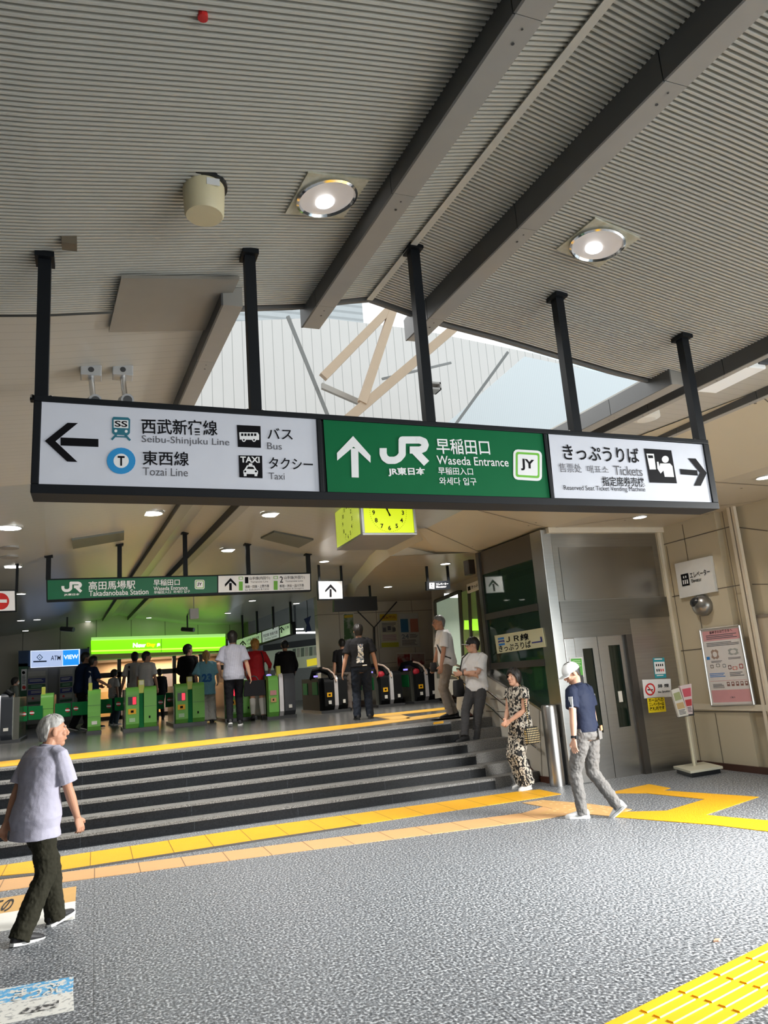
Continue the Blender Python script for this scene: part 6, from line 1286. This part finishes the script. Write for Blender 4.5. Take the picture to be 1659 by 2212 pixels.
strap_bag('shoulder_bag', 'black shoulder bag hanging at the side of the leaning man', 'bag', p4, None, [(.03, .10, 1.46+dz), (.13, .13, 1.38+dz), (.19, .14, 1.2+dz), (.24, .12, 1.02+dz)], None, (.27, .11, .92+dz), (.05, .12, .13), mat('black nylon', (.012, .012, .014), .7))
# --- the elderly man at the stair head
beige = cloth('grey beige trousers', (.24, .20, .165), .85)
p5 = person('grey-haired man with glasses and white shirt standing at the stair head', ground((977, 1549), P_UP), math.radians(76), 1.70, hip=.90, lean=(0, .03), neckf=.03, head=(4, -3), skin='tan', vox=.0065, face=True, glasses=True, collar=True,
       feet=[(-.10, .05, .08, 8, 0), (.10, -.06, .08, -8, 0)], hands=[(-.24, .16, .84), (.20, .20, .86)], hair=dict(mat=hsalt, front=.07, side=.028, back=-.08, vol=.010, rough=.006),
       top=dict(mat=wpolo, hem=.84, inf=.030, flare=.012, sleeve=.82, wide=.012, folds=.014), legs=dict(mat=beige, bag=.008, folds=.014), shoes=bshoe, fat=1.04)
strap_bag('shoulder_bag', 'small dark bag slung across the man at the stair head', 'bag', p5, None, [(.12, -.06, 1.43), (.06, .11, 1.36), (-.05, .155, 1.20), (-.17, .12, 1.03), (-.20, -.03, .96)], None, (.12, .22, .84), (.05, .06, .08), bshoe['mt'])

# --- people on the upper level, seen from behind
denim = cloth('dark denim', (.016, .021, .032), .85, var=.35, vs=4); btee = cloth('black tee', (.011, .011, .013), .8); bpant = cloth('black trousers', (.010, .010, .013), .8); gpant = cloth('taupe trousers', (.15, .125, .11), .85)
def tee_art(t, J):
    pm = ramp_mat('white back print', [(.40, (.75, .72, .66)), (.50, (.03, .03, .04)), (.56, (.25, .32, .40)), (.66, (.45, .24, .12))], 22, .7, interp='CONSTANT')
    def art(m, at):
        for i in range(7):
            z0 = 1.0+.048*i; w = .055-.003*i
            m.poly([at(-.02-w*(1 if i < 3 else .4), z0), at(.055+.012*(i % 2), z0), at(.055+.012*((i+1) % 2), z0+.046), at(-.02-w*(1 if i < 2 else .4), z0+.046)], pm)
    back_print(t, J, None, 0, 0, 0, 0, None, inf=.038, art=art, name='back_print')
    m = MB(); c = J['sp'](.95); m.tube([c+V((.03, -.15, .0)), c+V((.11, -.13, .0))], .012, offwhite, 6); m.build('waistband', t, local=True)
person('man in black T-shirt with white back print and dark jeans', ground((787, 1554), P_UP), math.radians(-18), 1.745, skin='mid', vox=.009, hands=[(-.33, -.02, .86), (.29, .02, .86)], feet=[(-.12, -.02, .08, 12, 0), (.11, .04, .08, -10, 0)], hair=dict(HB, vol=.018, rough=.008), top=dict(mat=btee, hem=.93, inf=.026, sleeve=.78, wide=.02), legs=dict(mat=denim, bag=.012, folds=.018), shoes=bshoe, extra=tee_art, fat=1.05)
def at_head(px, Y, th=-12): p = hit(*px, pY(Y)); return V((p.x, Y, P_UP)), p.z-P_UP
def by_feet(px, top): p = ground(px, P_UP); q = hit(*top, pY(p.y)); return V((p.x, p.y, P_UP)), q.z-P_UP
l, h = by_feet((748, 1536), (742, 1380))
person('man in black top with white side stripe and taupe trousers', l, math.radians(-12), h, skin='mid', vox=.012, feet=[(-.1, -.03, .08, 8, 0), (.1, .1, .08, -8, 0)], hair=dict(HB, back=-.06, vol=.008), top=dict(mat=btee, hem=.9, inf=.022, sleeve=.8), legs=dict(mat=gpant, bag=.01), shoes=bshoe,
       extra=lambda t, J: back_print(t, J, None, 0, 0, 0, 0, None, inf=.024, art=lambda m, at: m.poly([at(-.035, .98), at(-.01, .98), at(-.01, 1.3), at(-.03, 1.3)], white), name='stripe'))
stripe = ramp_mat('striped shirt', [(.30, (.30, .31, .40)), (.55, (.52, .53, .62))], 30, .8, tex='WAVE', stretch=(1, .25, 0))
l, h = by_feet((508, 1568), (504, 1364))
p6 = person('man in pale striped shirt and black trousers walking to the gates', l, math.radians(-9), h, skin='light', vox=.009, lean=(0, .02), feet=[(-.09, -.14, .10, 5, -22), (.09, .12, .08, -5, 0)], hands=[(-.24, .16, .95), (.30, -.03, .84)], elbows=[(-.5, -1, -.3), (.35, -1, -.1)], hair=dict(HB, vol=.022, rough=.008), top=dict(mat=stripe, hem=.82, inf=.026, flare=.02, sleeve=.85, wide=.015, folds=.018), legs=dict(mat=bpant, folds=.014, end=.94), shoes=bwshoe, collar=True)
Mw = wmat(p6); g = thing('tote_bag', 'large black tote bag in the hand of the striped shirt man', 'bag', Mw @ V((.36, .02, .5)))
m = MB(); m.loft([[Mw @ V((.37+x*w, .02+y*.06, z)) for x, y in ((-1, -1), (1, -1), (1.02, 1), (-1.02, 1))] for z, w in ((.50, .19), (.53, .20), (.70, .185), (.78, .165))], cloth('black canvas', (.010, .010, .012), .8)); m.build('bag_body', g, bevel=.01)
m = MB(); m.tube([Mw @ V(p) for p in ((.27, -.02, .77), (.30, -.03, .84), (.36, -.03, .86), (.41, -.03, .84), (.45, -.02, .77))], .012, black, 6); m.build('handle', g, smooth=True)
redc = cloth('red satin dress', (.42, .012, .018), .55); sock = cloth('white socks', (.72, .70, .66), .85)
def socks(t, J):
    for i in (0, 1): m = MB(); k, a = J['kn'][i], J['ank'][i]; m.tube([k.lerp(a, .12), k.lerp(a, .35), k.lerp(a, .95)], [.064, .064, .045], sock, 14); m.build('sock', t, smooth=True, local=True)
l, h = by_feet((557, 1555), (560, 1381))
p7 = person('person with orange hair in a red dress and white knee socks', l, math.radians(-11), h, skin='mid', vox=.010, hands=[(-.22, .2, .95), (.28, .16, .97)], elbows=[(-.6, -.8, -.4), (.6, -.8, -.4)], feet=[(-.10, -.05, .10, 4, -15), (.11, .05, .08, -6, 0)], hair=dict(mat=horange, vol=.024, rough=.012), top=dict(mat=redc, hem=.66, inf=.035, flare=.035, sleeve=1.3, folds=.022, name='dress'), legs=None, shoes=bshoe, extra=socks)
strap_bag('shoulder_bag', 'black bag with long strap on the shoulder of the red dressed person', 'bag', p7, None, [(.12, -.09, 1.42), (.16, -.13, 1.30), (.17, -.15, 1.1), (.19, -.15, .92)], None, (.20, -.15, .80), (.06, .03, .13), bshoe['mt'])
l, h = by_feet((622, 1546), (620, 1383))
person('person in black hooded jacket and cap passing the gates', l, math.radians(-13), h, skin='mid', vox=.011, hands=[(-.2, .25, .98), (.22, .25, .98)], hair=dict(HB, back=-.06, vol=.008), cap=dict(mt=mat('dark cap cloth', (.012, .013, .02), .7)), top=dict(mat=cloth('black jacket', (.008, .008, .01), .75), hem=.84, inf=.05, sleeve=1.8, folds=.02, name='jacket'), legs=dict(mat=bpant, bag=.02), shoes=bwshoe)
sky_j = cloth('pale blue jersey', (.22, .50, .68), .7); cream_p = cloth('baggy white trousers', (.55, .53, .50), .85)
l, h = by_feet((449, 1561), (446, 1406))
person('blonde girl in pale blue number 23 jersey and baggy white trousers', l, math.radians(-9), h, skin='light', vox=.010, hands=[(-.24, .1, .93), (.26, .14, .95)], feet=[(-.10, .0, .08, 5, 0), (.09, .02, .08, -5, 0)], hair=dict(mat=hblond, side=-.08, back=-.10, vol=.016, long=.34), cap=dict(mt=mat('brown cap cloth', (.03, .022, .018), .7)), top=dict(mat=sky_j, hem=.66, inf=.045, flare=.03, sleeve=.95, wide=.03, folds=.014, name='jersey'), legs=dict(mat=cream_p, bag=.035, flare=.03, folds=.026), shoes=bshoe,
       extra=lambda t, J: back_print(t, J, '23', -.115, .125, .95, 1.15, mat('jersey digits', (.02, .16, .50), .6), inf=.052, bold=.05, name='number'))
Wt = cloth('white school shirt', (.58, .57, .58), .8); coat = cloth('black coat', (.008, .008, .010), .8); navyc = cloth('navy jacket', (.008, .018, .055), .8); gcl = cloth('grey green top', (.16, .18, .16), .85); jeans = cloth('blue jeans', (.06, .09, .12), .85)
def far(px, Y, label, th, **k):
    l, h = at_head(px, Y); return person(label, l, math.radians(th), h, vox=.013, **k)
far((405, 1393), 19.6, 'man in black jacket between the gate and the number 23 jersey', -30, skin='mid', head=(-35, 0), hands=[(-.2, .22, 1.0), (.2, .22, 1.0)], hair=dict(HB, vol=.02), top=dict(mat=coat, hem=.82, inf=.04, sleeve=1.85, name='jacket'), legs=dict(mat=bpant), shoes=bshoe)
far((291, 1409), 20.6, 'student in white shirt with a dark backpack strap near the gate', -8, skin='mid', hair=HB, hands=[(-.3, .02, .85), (.24, .12, .9)], top=dict(mat=Wt, hem=.8, inf=.028, sleeve=.85, wide=.01), legs=dict(mat=gpant), shoes=bshoe,
    extra=lambda t, J: back_print(t, J, None, 0, 0, 0, 0, None, inf=.034, art=lambda m, at: m.poly([at(-.15, .98), at(-.115, .98), at(-.10, 1.38), at(-.135, 1.38)], black), name='strap'))
far((315, 1408), 19.5, 'student in white shirt turning right beside the strapped one', -35, skin='mid', head=(-35, 0), hair=HB, hands=[(-.25, .05, .82), (.27, .05, .82)], top=dict(mat=Wt, hem=.8, inf=.026, sleeve=.85, wide=.01), legs=dict(mat=bpant), shoes=bwshoe)
far((245, 1447), 21.5, 'child-sized girl in white tee and blue jeans by the shop', -60, skin='light', hair=dict(HB, side=-.07, back=-.10, vol=.02), top=dict(mat=Wt, hem=.82, inf=.022, sleeve=.8, wide=.02), legs=dict(mat=jeans, bag=.015), shoes=wshoe)
far((345, 1445), 22.5, 'dark clothed figure standing in front of the lit shop', 10, skin='mid', hair=HB, top=dict(mat=coat, hem=.7, inf=.04, sleeve=1.8, name='coat'), legs=dict(mat=bpant), shoes=bshoe)
def whites(t, J): back_print(t, J, None, 0, 0, 0, 0, None, inf=.046, art=lambda m, at: m.poly([at(.10, .85), at(.17, .85), at(.17, 1.34), at(.12, 1.36)], white), name='stripe')
far((177, 1410), 20.6, 'man in navy jacket walking by the cash machines', -60, skin='mid', head=(-10, -4), hair=HB, lean=(0, .05), feet=[(-.09, .22, .08, 4, 6), (.09, -.25, .10, -4, -18)], top=dict(mat=navyc, hem=.80, inf=.05, sleeve=1.9, name='jacket'), legs=dict(mat=bpant, bag=.02), shoes=bwshoe)
far((199, 1418), 20.2, 'man in navy and white shirt following the navy jacket', -66, skin='tan', head=(15, 0), hair=HB, feet=[(-.09, .18, .08, 4, 6), (.09, -.2, .10, -4, -18)], hands=[(-.2, .26, 1.0), (.27, .25, 1.0)], top=dict(mat=navyc, hem=.82, inf=.045, sleeve=.9, wide=.02), legs=dict(mat=bpant), shoes=bwshoe, extra=whites)
def maskx(t, J): m = MB(); m.ell((0, .062, -.05), (.052, .042, .045), white, J['HM']); m.build('face_mask', t, smooth=True, local=True)
far((31, 1464), 22.3, 'masked woman in grey green top by the green booth pillar', -80, skin='light', hair=dict(HB, side=-.06, back=-.1, vol=.022), hands=[(-.2, .2, .9), (.2, .2, .9)], top=dict(mat=gcl, hem=.72, inf=.03, flare=.03, sleeve=1.6), legs=dict(mat=gcl, bag=.02), shoes=bshoe, extra=maskx)
